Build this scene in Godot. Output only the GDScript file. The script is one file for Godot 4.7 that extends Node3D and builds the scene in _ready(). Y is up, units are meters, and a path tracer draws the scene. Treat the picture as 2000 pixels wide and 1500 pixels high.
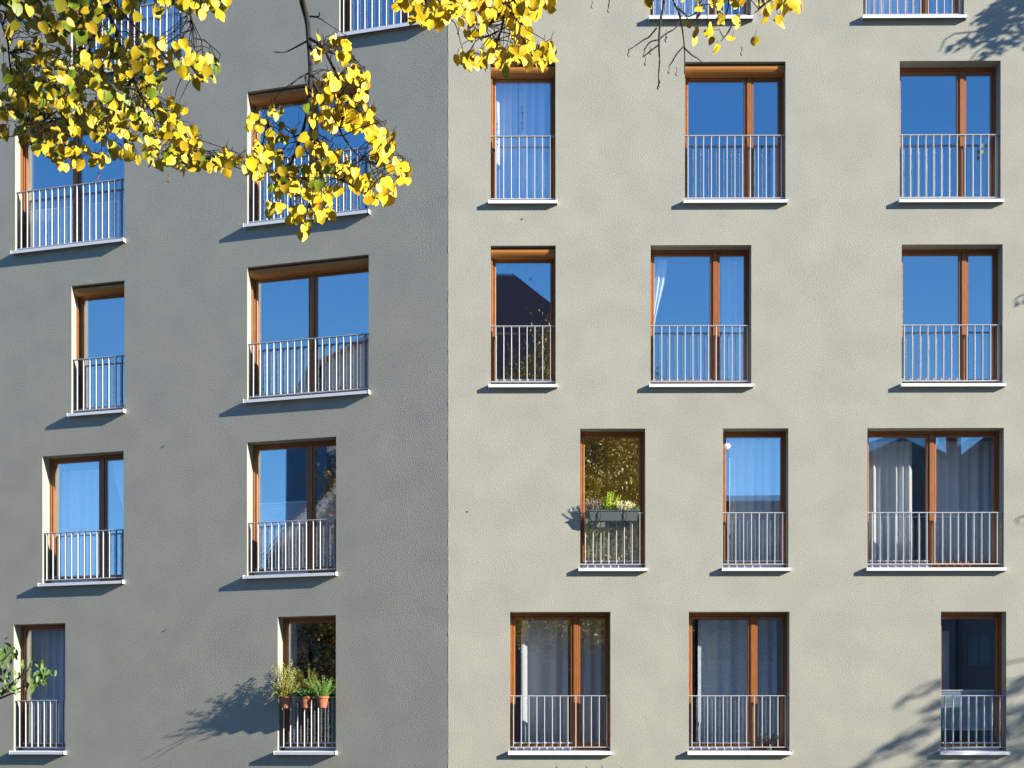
extends Node3D

const EYE := 1.6
const FOCAL := 2600.0
const BETA := 0.0074
const ALPHA := 0.2714
const CORNER := Vector3(-1.005, 0.0, -20.724)
const STOREY := 2.85
const OPEN_H := 2.18
const SUN := Vector3(0.836, 0.3665, 0.408)

var rng := RandomNumberGenerator.new()
var taken := {}
var M := {}
var building: Node3D
var shared := {}

# ---------------------------------------------------------------- naming
func numbered(parent: Node, called: String) -> String:
	var key := str(parent.get_instance_id()) + called
	var n: int = taken.get(key, 0)
	taken[key] = n + 1
	return called if n == 0 else "%s_%03d" % [called, n]

func put(called: String, mesh: Mesh, material: Material, parent: Node = self) -> MeshInstance3D:
	var o := MeshInstance3D.new()
	o.name = numbered(parent, called)
	o.mesh = mesh
	if material:
		o.material_override = material
	parent.add_child(o, true)
	return o

func base(called: String, parent: Node = self) -> Node3D:
	var o := Node3D.new()
	o.name = numbered(parent, called)
	parent.add_child(o, true)
	return o

func tag(o: Node, label: String, category := "", group := "", kind := "") -> void:
	if label: o.set_meta("label", label)
	if category: o.set_meta("category", category)
	if group: o.set_meta("group", group)
	if kind: o.set_meta("kind", kind)

# ---------------------------------------------------------------- mesh helpers
func begin() -> SurfaceTool:
	var st := SurfaceTool.new()
	st.begin(Mesh.PRIMITIVE_TRIANGLES)
	return st

func tri(st: SurfaceTool, a: Vector3, b: Vector3, c: Vector3, n: Vector3) -> void:
	if (b - a).cross(c - a).dot(n) > 0.0:
		var k := b
		b = c
		c = k
	for p in [a, b, c]:
		st.set_normal(n)
		var an := n.abs()
		var uv := Vector2(p.z, -p.y) if an.x > an.y and an.x > an.z else (Vector2(p.x, p.z) if an.y > an.z else Vector2(p.x, -p.y))
		st.set_uv(uv)
		st.set_uv2(uv)
		st.add_vertex(p)

func quad(st: SurfaceTool, a: Vector3, b: Vector3, c: Vector3, d: Vector3, n: Vector3) -> void:
	tri(st, a, b, c, n)
	tri(st, a, c, d, n)

func box(st: SurfaceTool, lo: Vector3, hi: Vector3, bevel := 0.0) -> void:
	var c := (lo + hi) * 0.5
	var h := (hi - lo) * 0.5
	var g := minf(bevel, minf(h.x, minf(h.y, h.z)) * 0.9)
	var ax := [Vector3.RIGHT, Vector3.UP, Vector3.BACK]
	for i in 3:
		var j := (i + 1) % 3
		var k := (i + 2) % 3
		for s in [-1.0, 1.0]:
			var o: Vector3 = c + ax[i] * h[i] * s
			var a: Vector3 = ax[j] * (h[j] - g)
			var b: Vector3 = ax[k] * (h[k] - g)
			quad(st, o - a - b, o + a - b, o + a + b, o - a + b, ax[i] * s)
			if g > 0.0:
				for t in [-1.0, 1.0]:
					var p: Vector3 = c + ax[i] * h[i] * s + ax[j] * (h[j] - g) * t
					var q: Vector3 = c + ax[i] * (h[i] - g) * s + ax[j] * h[j] * t
					var e: Vector3 = ax[k] * (h[k] - g)
					quad(st, p - e, p + e, q + e, q - e, (ax[i] * s + ax[j] * t).normalized())
	if g > 0.0:
		for sx in [-1.0, 1.0]:
			for sy in [-1.0, 1.0]:
				for sz in [-1.0, 1.0]:
					var s := Vector3(sx, sy, sz)
					var p := c + Vector3(h.x * sx, (h.y - g) * sy, (h.z - g) * sz)
					var q := c + Vector3((h.x - g) * sx, h.y * sy, (h.z - g) * sz)
					var r := c + Vector3((h.x - g) * sx, (h.y - g) * sy, h.z * sz)
					tri(st, p, q, r, s.normalized())

func box_mesh(lo: Vector3, hi: Vector3, bevel := 0.0) -> ArrayMesh:
	var st := begin()
	box(st, lo, hi, bevel)
	return st.commit()

# profile given as (z, y) points, run along x
func extrude(st: SurfaceTool, prof: PackedVector2Array, x0: float, x1: float) -> void:
	var mid := Vector2.ZERO
	for p in prof: mid += p / prof.size()
	var idx := Geometry2D.triangulate_polygon(prof)
	for i in range(0, idx.size(), 3):
		for e in [[x0, Vector3.LEFT], [x1, Vector3.RIGHT]]:
			tri(st, Vector3(e[0], prof[idx[i]].y, prof[idx[i]].x), Vector3(e[0], prof[idx[i + 1]].y, prof[idx[i + 1]].x), Vector3(e[0], prof[idx[i + 2]].y, prof[idx[i + 2]].x), e[1])
	var ccw := not Geometry2D.is_polygon_clockwise(prof)
	for i in prof.size():
		var a := prof[i]
		var b := prof[(i + 1) % prof.size()]
		var d := (b - a).normalized()
		var n2 := Vector2(d.y, -d.x) if ccw else Vector2(-d.y, d.x)
		# the sign is settled by testing a point just outside
		if Geometry2D.is_point_in_polygon((a + b) * 0.5 + n2 * 0.0005, prof): n2 = -n2
		quad(st, Vector3(x0, a.y, a.x), Vector3(x1, a.y, a.x), Vector3(x1, b.y, b.x), Vector3(x0, b.y, b.x), Vector3(0, n2.y, n2.x))

func tube(st: SurfaceTool, pts: Array, r0: float, r1: float, sides := 6) -> void:
	var n := pts.size()
	var rings := []
	for i in n:
		var d: Vector3 = (pts[mini(i + 1, n - 1)] - pts[maxi(i - 1, 0)]).normalized()
		var u := d.cross(Vector3.FORWARD if absf(d.z) < 0.9 else Vector3.RIGHT).normalized()
		var v := d.cross(u)
		var r := lerpf(r0, r1, float(i) / maxf(1.0, n - 1))
		var ring := []
		for k in sides:
			var w := TAU * k / sides
			ring.append([pts[i] + (u * cos(w) + v * sin(w)) * r, u * cos(w) + v * sin(w)])
		rings.append(ring)
	for i in n - 1:
		for k in sides:
			var a: Array = rings[i][k]
			var b: Array = rings[i][(k + 1) % sides]
			var c: Array = rings[i + 1][(k + 1) % sides]
			var d: Array = rings[i + 1][k]
			for t in [[a, b, c], [a, c, d]]:
				var f: Vector3 = (t[1][0] - t[0][0]).cross(t[2][0] - t[0][0])
				var order := [0, 1, 2] if f.dot(t[0][1] + t[1][1] + t[2][1]) < 0.0 else [0, 2, 1]
				for q in order:
					st.set_normal(t[q][1])
					st.set_uv(Vector2(0.1 * k, 0.3 * i))
					st.set_uv2(Vector2(0.1 * k, 0.3 * i))
					st.add_vertex(t[q][0])
	for e in [0, n - 1]:
		var nn: Vector3 = ((pts[0] - pts[1]) if e == 0 else (pts[n - 1] - pts[n - 2])).normalized()
		for k in range(1, sides - 1):
			tri(st, rings[e][0][0], rings[e][k][0], rings[e][k + 1][0], nn)

func lathe(st: SurfaceTool, prof: Array, at: Vector3, sides := 20) -> void:
	for i in prof.size() - 1:
		var p: Vector2 = prof[i]
		var q: Vector2 = prof[i + 1]
		var d := (q - p).normalized()
		for k in sides:
			var w0 := TAU * k / sides
			var w1 := TAU * (k + 1) / sides
			var e0 := Vector3(cos(w0), 0, sin(w0))
			var e1 := Vector3(cos(w1), 0, sin(w1))
			var up := Vector3.UP
			var n := ((e0 + e1) * 0.5 * d.y - up * d.x).normalized()
			quad(st, at + e0 * p.x + up * p.y, at + e1 * p.x + up * p.y, at + e1 * q.x + up * q.y, at + e0 * q.x + up * q.y, n)

func smooth_line(pts: Array, per := 4) -> Array:
	var out := []
	for i in pts.size() - 1:
		var a: Vector3 = pts[maxi(i - 1, 0)]
		var b: Vector3 = pts[i]
		var c: Vector3 = pts[i + 1]
		var d: Vector3 = pts[mini(i + 2, pts.size() - 1)]
		for k in per:
			out.append(b.cubic_interpolate(c, a, d, float(k) / per))
	out.append(pts[pts.size() - 1])
	return out

# ---------------------------------------------------------------- materials
func srgb(r: float, g: float, b: float) -> Color:
	return Color(r, g, b).linear_to_srgb()

func noise(seed_: int, freq: float, octaves := 4, type := FastNoiseLite.TYPE_SIMPLEX_SMOOTH) -> FastNoiseLite:
	var n := FastNoiseLite.new()
	n.seed = seed_
	n.noise_type = type
	n.frequency = freq
	n.fractal_octaves = octaves
	return n

func noise_tex(n: FastNoiseLite, size: int, lo: Color, hi: Color, normal := 0.0, mid := -1.0) -> NoiseTexture2D:
	var t := NoiseTexture2D.new()
	t.width = size
	t.height = size
	t.seamless = true
	t.noise = n
	if normal > 0.0:
		t.as_normal_map = true
		t.bump_strength = normal
	else:
		var g := Gradient.new()
		g.set_color(0, lo)
		g.set_color(1, hi)
		if mid > 0.0:
			g.set_offset(0, mid - 0.12)
			g.set_offset(1, mid + 0.12)
		t.color_ramp = g
	return t

func plain(color: Color, rough := 0.7, metal := 0.0) -> StandardMaterial3D:
	var m := StandardMaterial3D.new()
	m.albedo_color = color
	m.roughness = rough
	m.metallic = metal
	return m

func make_materials() -> void:
	# rough rendered plaster: fine grain, pits, broad tone changes and a trowelled unevenness
	var p := plain(srgb(0.353, 0.345, 0.288), 0.95)
	p.metallic_specular = 0.25
	p.albedo_texture = noise_tex(noise(3, 0.115, 3), 1024, Color(0.885, 0.885, 0.892), Color(1, 1, 1))
	p.uv1_scale = Vector3.ONE / 3.3
	p.normal_enabled = true
	p.normal_texture = noise_tex(noise(5, 0.16, 3), 1024, Color.BLACK, Color.WHITE, 5.0)
	p.normal_scale = 0.22
	p.detail_enabled = true
	p.detail_blend_mode = BaseMaterial3D.BLEND_MODE_MUL
	p.detail_albedo = noise_tex(noise(8, 0.010, 6), 1024, Color(0.93, 0.93, 0.938), Color(1.0, 1.0, 0.99))
	p.detail_uv_layer = BaseMaterial3D.DETAIL_UV_2
	p.uv2_scale = Vector3.ONE / 9.7
	p.heightmap_enabled = true
	p.heightmap_scale = 0.07
	p.heightmap_texture = noise_tex(noise(9, 0.11, 5), 1024, Color.BLACK, Color.WHITE)
	M.plaster = p
	var w := plain(srgb(0.29, 0.094, 0.014), 0.42)
	w.albedo_texture = noise_tex(noise(12, 0.02, 4), 256, Color(0.8, 0.8, 0.8), Color(1, 1, 1))
	w.uv1_scale = Vector3(6, 0.7, 6)
	M.wood = w
	M.wood_blind = plain(srgb(0.36, 0.135, 0.021), 0.45)
	M.metal = plain(srgb(0.66, 0.66, 0.67), 0.45)
	M.metal.metallic = 0.1
	M.alloy = plain(srgb(0.5, 0.51, 0.53), 0.5)
	M.rail = plain(srgb(0.38, 0.395, 0.41), 0.5, 0.1)
	var g := StandardMaterial3D.new()   # coated glazing: part mirror, part clear
	g.transparency = BaseMaterial3D.TRANSPARENCY_ALPHA
	g.albedo_color = Color(0.98, 0.99, 1.0, 0.29)
	var white := Image.create(4, 4, false, Image.FORMAT_RGB8)
	white.fill(Color.WHITE)
	g.albedo_texture = ImageTexture.create_from_image(white)
	g.metallic = 1.0
	g.roughness = 0.0
	M.glass = g
	M.room = plain(srgb(0.26, 0.25, 0.24), 0.9)
	M.floor = plain(srgb(0.20, 0.12, 0.06), 0.6)
	var c := plain(srgb(0.74, 0.80, 0.82), 0.9)
	c.backlight = Color(0.7, 0.7, 0.7)
	c.cull_mode = BaseMaterial3D.CULL_DISABLED
	M.sheer = c
	M.light_sheer = c.duplicate()
	M.light_sheer.albedo_color = srgb(0.82, 0.85, 0.86)
	var c2 := c.duplicate()
	c2.albedo_color = srgb(0.70, 0.80, 0.86)
	c2.albedo_texture = noise_tex(noise(21, 0.09, 1, FastNoiseLite.TYPE_CELLULAR), 256, Color(0.55, 0.6, 0.68), Color(1, 1, 1), 0.0, 0.14)
	c2.uv1_scale = Vector3(1.4, 1.4, 1)
	M.dotted = c2
	M.pleat = plain(srgb(0.44, 0.50, 0.54), 0.9)
	M.pleat_blue = plain(srgb(0.34, 0.47, 0.58), 0.9)
	M.pleat.backlight = Color(0.6, 0.6, 0.6)
	M.green_panel = plain(srgb(0.34, 0.42, 0.36), 0.8)
	M.white = plain(srgb(0.80, 0.80, 0.80), 0.6)
	M.dark = plain(srgb(0.03, 0.03, 0.035), 0.6)
	M.trough = plain(srgb(0.085, 0.10, 0.105), 0.35)
	M.clay = plain(srgb(0.36, 0.115, 0.05), 0.8)
	M.clay.albedo_texture = noise_tex(noise(31, 0.03, 4), 128, Color(0.8, 0.8, 0.8), Color(1, 1, 1))
	M.clay_dull = plain(srgb(0.25, 0.10, 0.065), 0.85)
	M.soil = plain(srgb(0.03, 0.022, 0.015), 1.0)
	M.bark = plain(srgb(0.022, 0.016, 0.013), 0.9)
	M.bark.albedo_texture = noise_tex(noise(41, 0.03, 5), 256, Color(0.55, 0.55, 0.55), Color(1, 1, 1))
	M.bark.uv1_triplanar = true
	M.bark.uv1_scale = Vector3(1.5, 0.6, 1.5)
	M.asphalt = plain(srgb(0.06, 0.06, 0.06), 0.95)
	M.asphalt.albedo_texture = noise_tex(noise(51, 0.2, 3), 512, Color(0.7, 0.7, 0.7), Color(1, 1, 1))
	M.asphalt.uv1_triplanar = true
	M.paving = plain(srgb(0.17, 0.17, 0.165), 0.9)
	M.paving.albedo_texture = M.asphalt.albedo_texture
	M.paving.uv1_triplanar = true
	M.stone = plain(srgb(0.22, 0.21, 0.20), 0.9)
	M.grass = plain(srgb(0.07, 0.11, 0.03), 1.0)
	M.grass.albedo_texture = noise_tex(noise(61, 0.05, 5), 512, Color(0.4, 0.4, 0.4), Color(1, 1, 1))
	M.grass.uv1_triplanar = true
	M.barge = plain(srgb(0.20, 0.23, 0.25), 0.7)
	M.house_frame = plain(srgb(0.09, 0.075, 0.06), 0.7)
	M.house_glass = plain(srgb(0.02, 0.025, 0.03), 0.1)

func leaf_material(c: Color, trans := 0.8) -> StandardMaterial3D:
	var m := plain(c.linear_to_srgb(), 0.5)
	m.cull_mode = BaseMaterial3D.CULL_DISABLED
	m.backlight = Color(trans, trans, trans * 0.6)
	m.metallic_specular = 0.4
	return m

# ---------------------------------------------------------------- the building
func wall_xf(left: bool, t: float, y: float) -> Transform3D:
	var a := ALPHA if left else BETA
	var d := Vector3(cos(a), 0, sin(a))
	return Transform3D(Basis(Vector3.UP, -a), CORNER + d * t + Vector3(0, y, 0))

func row_y(row: int) -> float:
	return EYE - 0.05 + STOREY * (4 - row)

func make_wall(left: bool, t0: float, t1: float, top: float, holes: Array) -> void:
	var xs := [t0, t1]
	var ys := [-0.3, top]
	for h in holes:
		for x in [h.position.x, h.end.x]:
			if not xs.has(x): xs.append(x)
		for y in [h.position.y, h.end.y]:
			if not ys.has(y): ys.append(y)
	xs.sort()
	ys.sort()
	var st := begin()
	var th := 0.42
	for j in ys.size() - 1:
		var i := 0
		while i < xs.size() - 1:
			var c := Vector2((xs[i] + xs[i + 1]) * 0.5, (ys[j] + ys[j + 1]) * 0.5)
			var open := false
			for h in holes: open = open or h.has_point(c)
			if not open:
				for f in [[0.0, Vector3.BACK], [-th, Vector3.FORWARD]]:
					quad(st, Vector3(xs[i], ys[j], f[0]), Vector3(xs[i + 1], ys[j], f[0]), Vector3(xs[i + 1], ys[j + 1], f[0]), Vector3(xs[i], ys[j + 1], f[0]), f[1])
			i += 1
	for h in holes:
		var a: Vector2 = h.position
		var b: Vector2 = h.end
		quad(st, Vector3(a.x, a.y, 0), Vector3(a.x, b.y, 0), Vector3(a.x, b.y, -th), Vector3(a.x, a.y, -th), Vector3.RIGHT)
		quad(st, Vector3(b.x, a.y, 0), Vector3(b.x, b.y, 0), Vector3(b.x, b.y, -th), Vector3(b.x, a.y, -th), Vector3.LEFT)
		quad(st, Vector3(a.x, b.y, 0), Vector3(b.x, b.y, 0), Vector3(b.x, b.y, -th), Vector3(a.x, b.y, -th), Vector3.DOWN)
		quad(st, Vector3(a.x, a.y, 0), Vector3(b.x, a.y, 0), Vector3(b.x, a.y, -th), Vector3(a.x, a.y, -th), Vector3.UP)
	st.generate_tangents()
	var o := put("wall", st.commit(), M.plaster, building)
	o.transform = wall_xf(left, 0, 0)
	tag(o, "darker facade wall in grazing sun" if left else "brighter sunlit facade wall")

func pane(parent: Node, x0: float, x1: float, y0: float, y1: float, z: float) -> void:
	# sealed double panes are never quite flat: a faint pillow and a hair of tilt
	var st := begin()
	var n := 6
	var tilt := Vector2(rng.randf_range(-0.0022, 0.0022), rng.randf_range(-0.0022, 0.0022))
	var bow := rng.randf_range(-0.006, 0.004)
	for i in n:
		for j in n:
			var q := []
			for e in [[0, 0], [1, 0], [1, 1], [0, 1]]:
				var u := float(i + e[0]) / n
				var v := float(j + e[1]) / n
				q.append([Vector3(lerpf(x0, x1, u), lerpf(y0, y1, v), z), Vector3(tilt.x + bow * (u - 0.5) * 2.0, tilt.y + bow * (v - 0.5) * 2.0, 1).normalized()])
			for k in [0, 2, 1, 0, 3, 2]:
				st.set_normal(q[k][1])
				st.add_vertex(q[k][0])
	put("pane", st.commit(), M.glass, parent)

func make_window(left: bool, row: int, kind: String, t: float, blind: bool) -> Node3D:
	var w: float = {"S": 1.0124, "D": 1.5626, "W": 2.1142}[kind]
	var h := OPEN_H
	var win := base("window", building)
	win.transform = wall_xf(left, t, row_y(row))
	var head := 0.165 if blind else 0.09
	var zf := -0.205
	# fixed outer frame: two jambs, head and bottom member
	var st := begin()
	box(st, Vector3(-0.02, 0.03, -0.29), Vector3(0.035, h + 0.02, zf), 0.004)
	box(st, Vector3(w - 0.035, 0.03, -0.29), Vector3(w + 0.02, h + 0.02, zf), 0.004)
	box(st, Vector3(0.034, h - head + 0.045, -0.288), Vector3(w - 0.034, h + 0.02, zf - 0.002), 0.004)
	box(st, Vector3(0.034, 0.02, -0.288), Vector3(w - 0.034, 0.085, zf - 0.002), 0.004)
	put("frame", st.commit(), M.wood, win)
	# sashes
	var cuts := []
	if kind == "S":
		cuts = [[0.036, w - 0.036]]
	else:
		var mc: float = w * 0.5 if kind == "W" else 1.028
		st = begin()
		box(st, Vector3(mc - 0.034, 0.086, -0.282), Vector3(mc + 0.034, h - head + 0.044, zf + 0.004), 0.005)
		put("mullion", st.commit(), M.wood, win)
		cuts = [[0.036, mc - 0.035], [mc + 0.035, w - 0.036]]
	var y0 := 0.087
	var y1 := h - head + 0.043
	for k in cuts.size():
		var a: float = cuts[k][0]
		var b: float = cuts[k][1]
		st = begin()
		var s := 0.042
		var zs := zf - 0.012
		box(st, Vector3(a, y0, -0.275), Vector3(a + s, y1, zs), 0.008)
		box(st, Vector3(b - s, y0, -0.275), Vector3(b, y1, zs), 0.008)
		box(st, Vector3(a + s, y1 - s, -0.274), Vector3(b - s, y1, zs - 0.001), 0.006)
		box(st, Vector3(a + s, y0, -0.274), Vector3(b - s, y0 + 0.06, zs - 0.001), 0.006)
		var sash := put("sash", st.commit(), M.wood, win)
		for zp in [-0.236, -0.252]:
			pane(win, a + s - 0.004, b - s + 0.004, y0 + 0.05, y1 - s + 0.006, zp)
		if k == 0:
			put("drip_bar", box_mesh(Vector3(a + 0.01, y0 + 0.045, zs - 0.002), Vector3(b - 0.01, y0 + 0.068, zs + 0.022), 0.003), M.alloy, win)
			put("drip_bar", box_mesh(Vector3(0.03, 0.036, zf - 0.001), Vector3(b - 0.005, 0.075, zf + 0.02), 0.004), M.alloy, win)
	if blind:
		var prof := PackedVector2Array([Vector2(zf, h - 0.018), Vector2(-0.085, h - 0.018), Vector2(-0.066, h - 0.024), Vector2(-0.054, h - 0.038), Vector2(-0.052, h - 0.075), Vector2(-0.060, h - 0.096), Vector2(-0.08, h - 0.122), Vector2(-0.11, h - 0.142), Vector2(zf, h - 0.15)])
		st = begin()
		extrude(st, prof, 0.006, w - 0.006)
		put("blind_box", st.commit(), M.wood_blind, win)
		put("guide_rail", box_mesh(Vector3(0.002, 0.05, -0.175), Vector3(0.026, h - 0.15, -0.145), 0.003), M.wood, win)
		put("guide_rail", box_mesh(Vector3(w - 0.026, 0.05, -0.175), Vector3(w - 0.002, h - 0.15, -0.145), 0.003), M.wood, win)
	# sill: folded sheet metal with a front lip and upturned ends
	st = begin()
	extrude(st, PackedVector2Array([Vector2(-0.2, 0.032), Vector2(0.083, 0.002), Vector2(0.085, -0.001), Vector2(0.085, -0.045), Vector2(0.079, -0.045), Vector2(0.079, -0.006), Vector2(-0.2, 0.022)]), -0.024, w + 0.024)
	for e in [-0.03, w + 0.0245]:
		box(st, Vector3(e, -0.047, 0.002), Vector3(e + 0.0055, 0.014, 0.089), 0.002)
	put("sill", st.commit(), M.metal, win)
	# room behind
	st = begin()
	var r0 := -0.45
	var r1 := w + 0.45
	quad(st, Vector3(r0, 0, -4.2), Vector3(r1, 0, -4.2), Vector3(r1, 2.55, -4.2), Vector3(r0, 2.55, -4.2), Vector3.BACK)
	quad(st, Vector3(r0, 0, -0.425), Vector3(r0, 0, -4.2), Vector3(r0, 2.55, -4.2), Vector3(r0, 2.55, -0.425), Vector3.RIGHT)
	quad(st, Vector3(r1, 0, -0.425), Vector3(r1, 0, -4.2), Vector3(r1, 2.55, -4.2), Vector3(r1, 2.55, -0.425), Vector3.LEFT)
	quad(st, Vector3(r0, 2.55, -0.425), Vector3(r1, 2.55, -0.425), Vector3(r1, 2.55, -4.2), Vector3(r0, 2.55, -4.2), Vector3.DOWN)
	put("room", st.commit(), M.room, win)
	st = begin()
	quad(st, Vector3(r0, 0.012, -0.425), Vector3(r1, 0.012, -0.425), Vector3(r1, 0.012, -4.2), Vector3(r0, 0.012, -4.2), Vector3.UP)
	put("room_floor", st.commit(), M.floor, win)
	make_railing(win, kind, w, row)
	return win

func make_railing(win: Node3D, kind: String, w: float, row: int) -> void:
	var rail := base("railing", building)
	rail.transform = win.transform
	var hgt: float = [0.975, 0.975, 0.865, 0.80, 0.80][row]
	var lo := 0.075
	var zr := -0.06
	var first: float = {"S": 0.081, "D": 0.0523, "W": 0.0851}[kind]
	var count: int = {"S": 8, "D": 13, "W": 17}[kind]
	# flat bars set edge-on, so that low sun from the side throws broad shadows behind them
	for k in 2:
		var key := "rail%s" % kind
		if not shared.has(key):
			shared[key] = box_mesh(Vector3(0.001, -0.006, zr - 0.027), Vector3(w - 0.001, 0.006, zr + 0.027), 0.002)
		var o := put("top_rail" if k else "bottom_rail", shared[key], M.rail, rail)
		o.position.y = lo + hgt * k
	var bk := "bal%.3f" % hgt
	if not shared.has(bk):
		shared[bk] = box_mesh(Vector3(-0.006, 0.0055, -0.024), Vector3(0.006, hgt - 0.0055, 0.024), 0.0035)
	for k in count:
		var o := put("baluster", shared[bk], M.rail, rail)
		o.position = Vector3(first + (w - 2.0 * first) * k / (count - 1), lo, zr)

# [left facade?, row, kind, offset along the wall, roller blind box]
func openings() -> Array:
	return [
		[true, 0, "W", -6.72, true], [true, 0, "D", -1.83, false], [true, 1, "W", -7.815, true], [true, 1, "W", -3.442, true],
		[true, 2, "S", -6.712, true], [true, 2, "W", -3.443, true], [true, 3, "D", -7.278, false], [true, 3, "D", -3.447, false],
		[true, 4, "S", -7.843, false], [true, 4, "S", -2.902, false],
		[false, 0, "D", 3.14, false], [false, 0, "D", 6.445, false],
		[false, 1, "S", 0.653, true], [false, 1, "D", 3.677, true], [false, 1, "D", 7.011, false],
		[false, 2, "S", 0.656, true], [false, 2, "D", 3.146, false], [false, 2, "D", 7.042, false],
		[false, 3, "S", 2.05, false], [false, 3, "S", 4.271, false], [false, 3, "W", 6.509, false],
		[false, 4, "D", 0.958, false], [false, 4, "D", 3.739, false], [false, 4, "S", 7.648, false]]

func make_building() -> void:
	building = base("apartment_building")
	tag(building, "grey rendered apartment block with two angled facades and tall brown-framed windows", "building")
	var top := 18.6
	var hl := []
	var hr := []
	for o in openings():
		var w: float = {"S": 1.0124, "D": 1.5626, "W": 2.1142}[o[2]]
		(hl if o[0] else hr).append(Rect2(o[3], row_y(o[1]) - 0.015, w, OPEN_H + 0.015))
	make_wall(true, -17.0, 0.0, top, hl)
	make_wall(false, 0.0, 13.0, top, hr)
	for o in openings():
		make_window(o[0], o[1], o[2], o[3], o[4])
	# the plastered edge between the two facades, never dead straight
	var edge := []
	var yy := -0.2
	while yy < top:
		edge.append(CORNER + Vector3(rng.randfn() * 0.0009, yy, -0.0055 + rng.randfn() * 0.001))
		yy += rng.randf_range(0.05, 0.16)
	var cst := begin()
	tube(cst, edge, 0.0072, 0.0072, 8)
	cst.generate_tangents()
	put("corner_edge", cst.commit(), M.plaster, building)
	# the two ends, the back and the flat roof
	var pl := wall_xf(true, -17.0, 0).origin
	var pr := wall_xf(false, 13.0, 0).origin
	var zb := -36.0
	var st := begin()
	var up := Vector3(0, top, 0)
	var bl := Vector3(pl.x, 0, zb)
	var br := Vector3(pr.x, 0, zb)
	quad(st, pl, bl, bl + up, pl + up, Vector3.LEFT)
	quad(st, pr, br, br + up, pr + up, Vector3.RIGHT)
	quad(st, bl, br, br + up, bl + up, Vector3.FORWARD)
	st.generate_tangents()
	tag(put("wall", st.commit(), M.plaster, building), "rear and end walls")
	st = begin()
	var lift := Vector3(0, 0.003, 0)
	for f in [[CORNER, pl, bl], [CORNER, bl, br], [CORNER, br, pr]]:
		tri(st, f[0] + up + lift, f[1] + up + lift, f[2] + up + lift, Vector3.UP)
	put("roof", st.commit(), M.stone, building)
	# small forgotten scaffold anchors in the render
	for a in [[true, -4.95, 6.62], [true, -4.92, 3.57], [true, -7.95, 3.52], [false, 0.3, 5.3], [false, 1.15, 9.85]]:
		st = begin()
		tube(st, [Vector3(0, 0, -0.01), Vector3(0, 0.002, 0.008), Vector3(0.006, -0.016, 0.011)], 0.006, 0.005, 6)
		put("wall_anchor", st.commit(), M.dark, building).transform = wall_xf(a[0], a[1], a[2])

# ---------------------------------------------------------------- what hangs in and on the windows
func drape(left: bool, row: int, t: float, x0: float, x1: float, y0: float, y1: float, z: float, folds: float, amp: float, m: Material, label: String, tie := 0.0) -> void:
	var st := begin()
	var nx := 70
	var ny := 14
	var ph := rng.randf() * TAU
	var grid := []
	for j in ny + 1:
		var v := float(j) / ny
		var line := []
		for i in nx + 1:
			var u := float(i) / nx
			var x := lerpf(x0, x1, u)
			if tie != 0.0:    # drawn aside: the free edge sweeps towards the fixed one below
				var k := clampf((1.0 - v) * 1.45, 0.0, 1.0)
				var keep := 1.0 - 0.82 * k * k * (3.0 - 2.0 * k)
				x = x0 + (x - x0) * keep if tie > 0.0 else x1 - (x1 - x) * keep
			var s := u * folds * TAU + ph
			var zz := z + amp * (sin(s + 0.7 * sin(s * 0.37 + ph)) + 0.45 * sin(s * 0.43 + 1.7 * ph + v)) * (0.75 + 0.25 * (1.0 - v))
			line.append(Vector3(x, lerpf(y0, y1, v), zz))
		grid.append(line)
	st.set_smooth_group(0)
	for j in ny:
		for i in nx:
			var a: Vector3 = grid[j][i]
			var b: Vector3 = grid[j][i + 1]
			var c: Vector3 = grid[j + 1][i + 1]
			var d: Vector3 = grid[j + 1][i]
			for p in [a, c, b, a, d, c]:
				st.set_uv(Vector2(p.x, -p.y))
				st.add_vertex(p)
	st.index()
	st.generate_normals()
	var o := put("curtain", st.commit(), m)
	o.transform = wall_xf(left, t, row_y(row))
	tag(o, label, "curtain", "curtains hanging inside the windows")

func pleated(left: bool, row: int, t: float, x0: float, x1: float, y0: float, y1: float, z: float, label: String, m: Material = null) -> void:
	var b := base("pleated_blind")
	b.transform = wall_xf(left, t, row_y(row))
	tag(b, label, "blind", "pleated blinds clipped inside the glass")
	var st := begin()
	var n := int((y1 - y0) / 0.0125)
	for k in n:
		var ya := lerpf(y0, y1, float(k) / n)
		var yb := lerpf(y0, y1, float(k + 1) / n)
		var za := z + (0.011 if k % 2 else 0.0)
		var zb := z + (0.0 if k % 2 else 0.011)
		quad(st, Vector3(x0, ya, za), Vector3(x1, ya, za), Vector3(x1, yb, zb), Vector3(x0, yb, zb), Vector3(0, za - zb, yb - ya).normalized())
	put("fabric", st.commit(), m if m else M.pleat, b)
	put("end_rail", box_mesh(Vector3(x0, y1, z - 0.006), Vector3(x1, y1 + 0.018, z + 0.016), 0.003), M.white, b)
	put("end_rail", box_mesh(Vector3(x0, y0 - 0.018, z - 0.006), Vector3(x1, y0, z + 0.016), 0.003), M.white, b)

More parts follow.
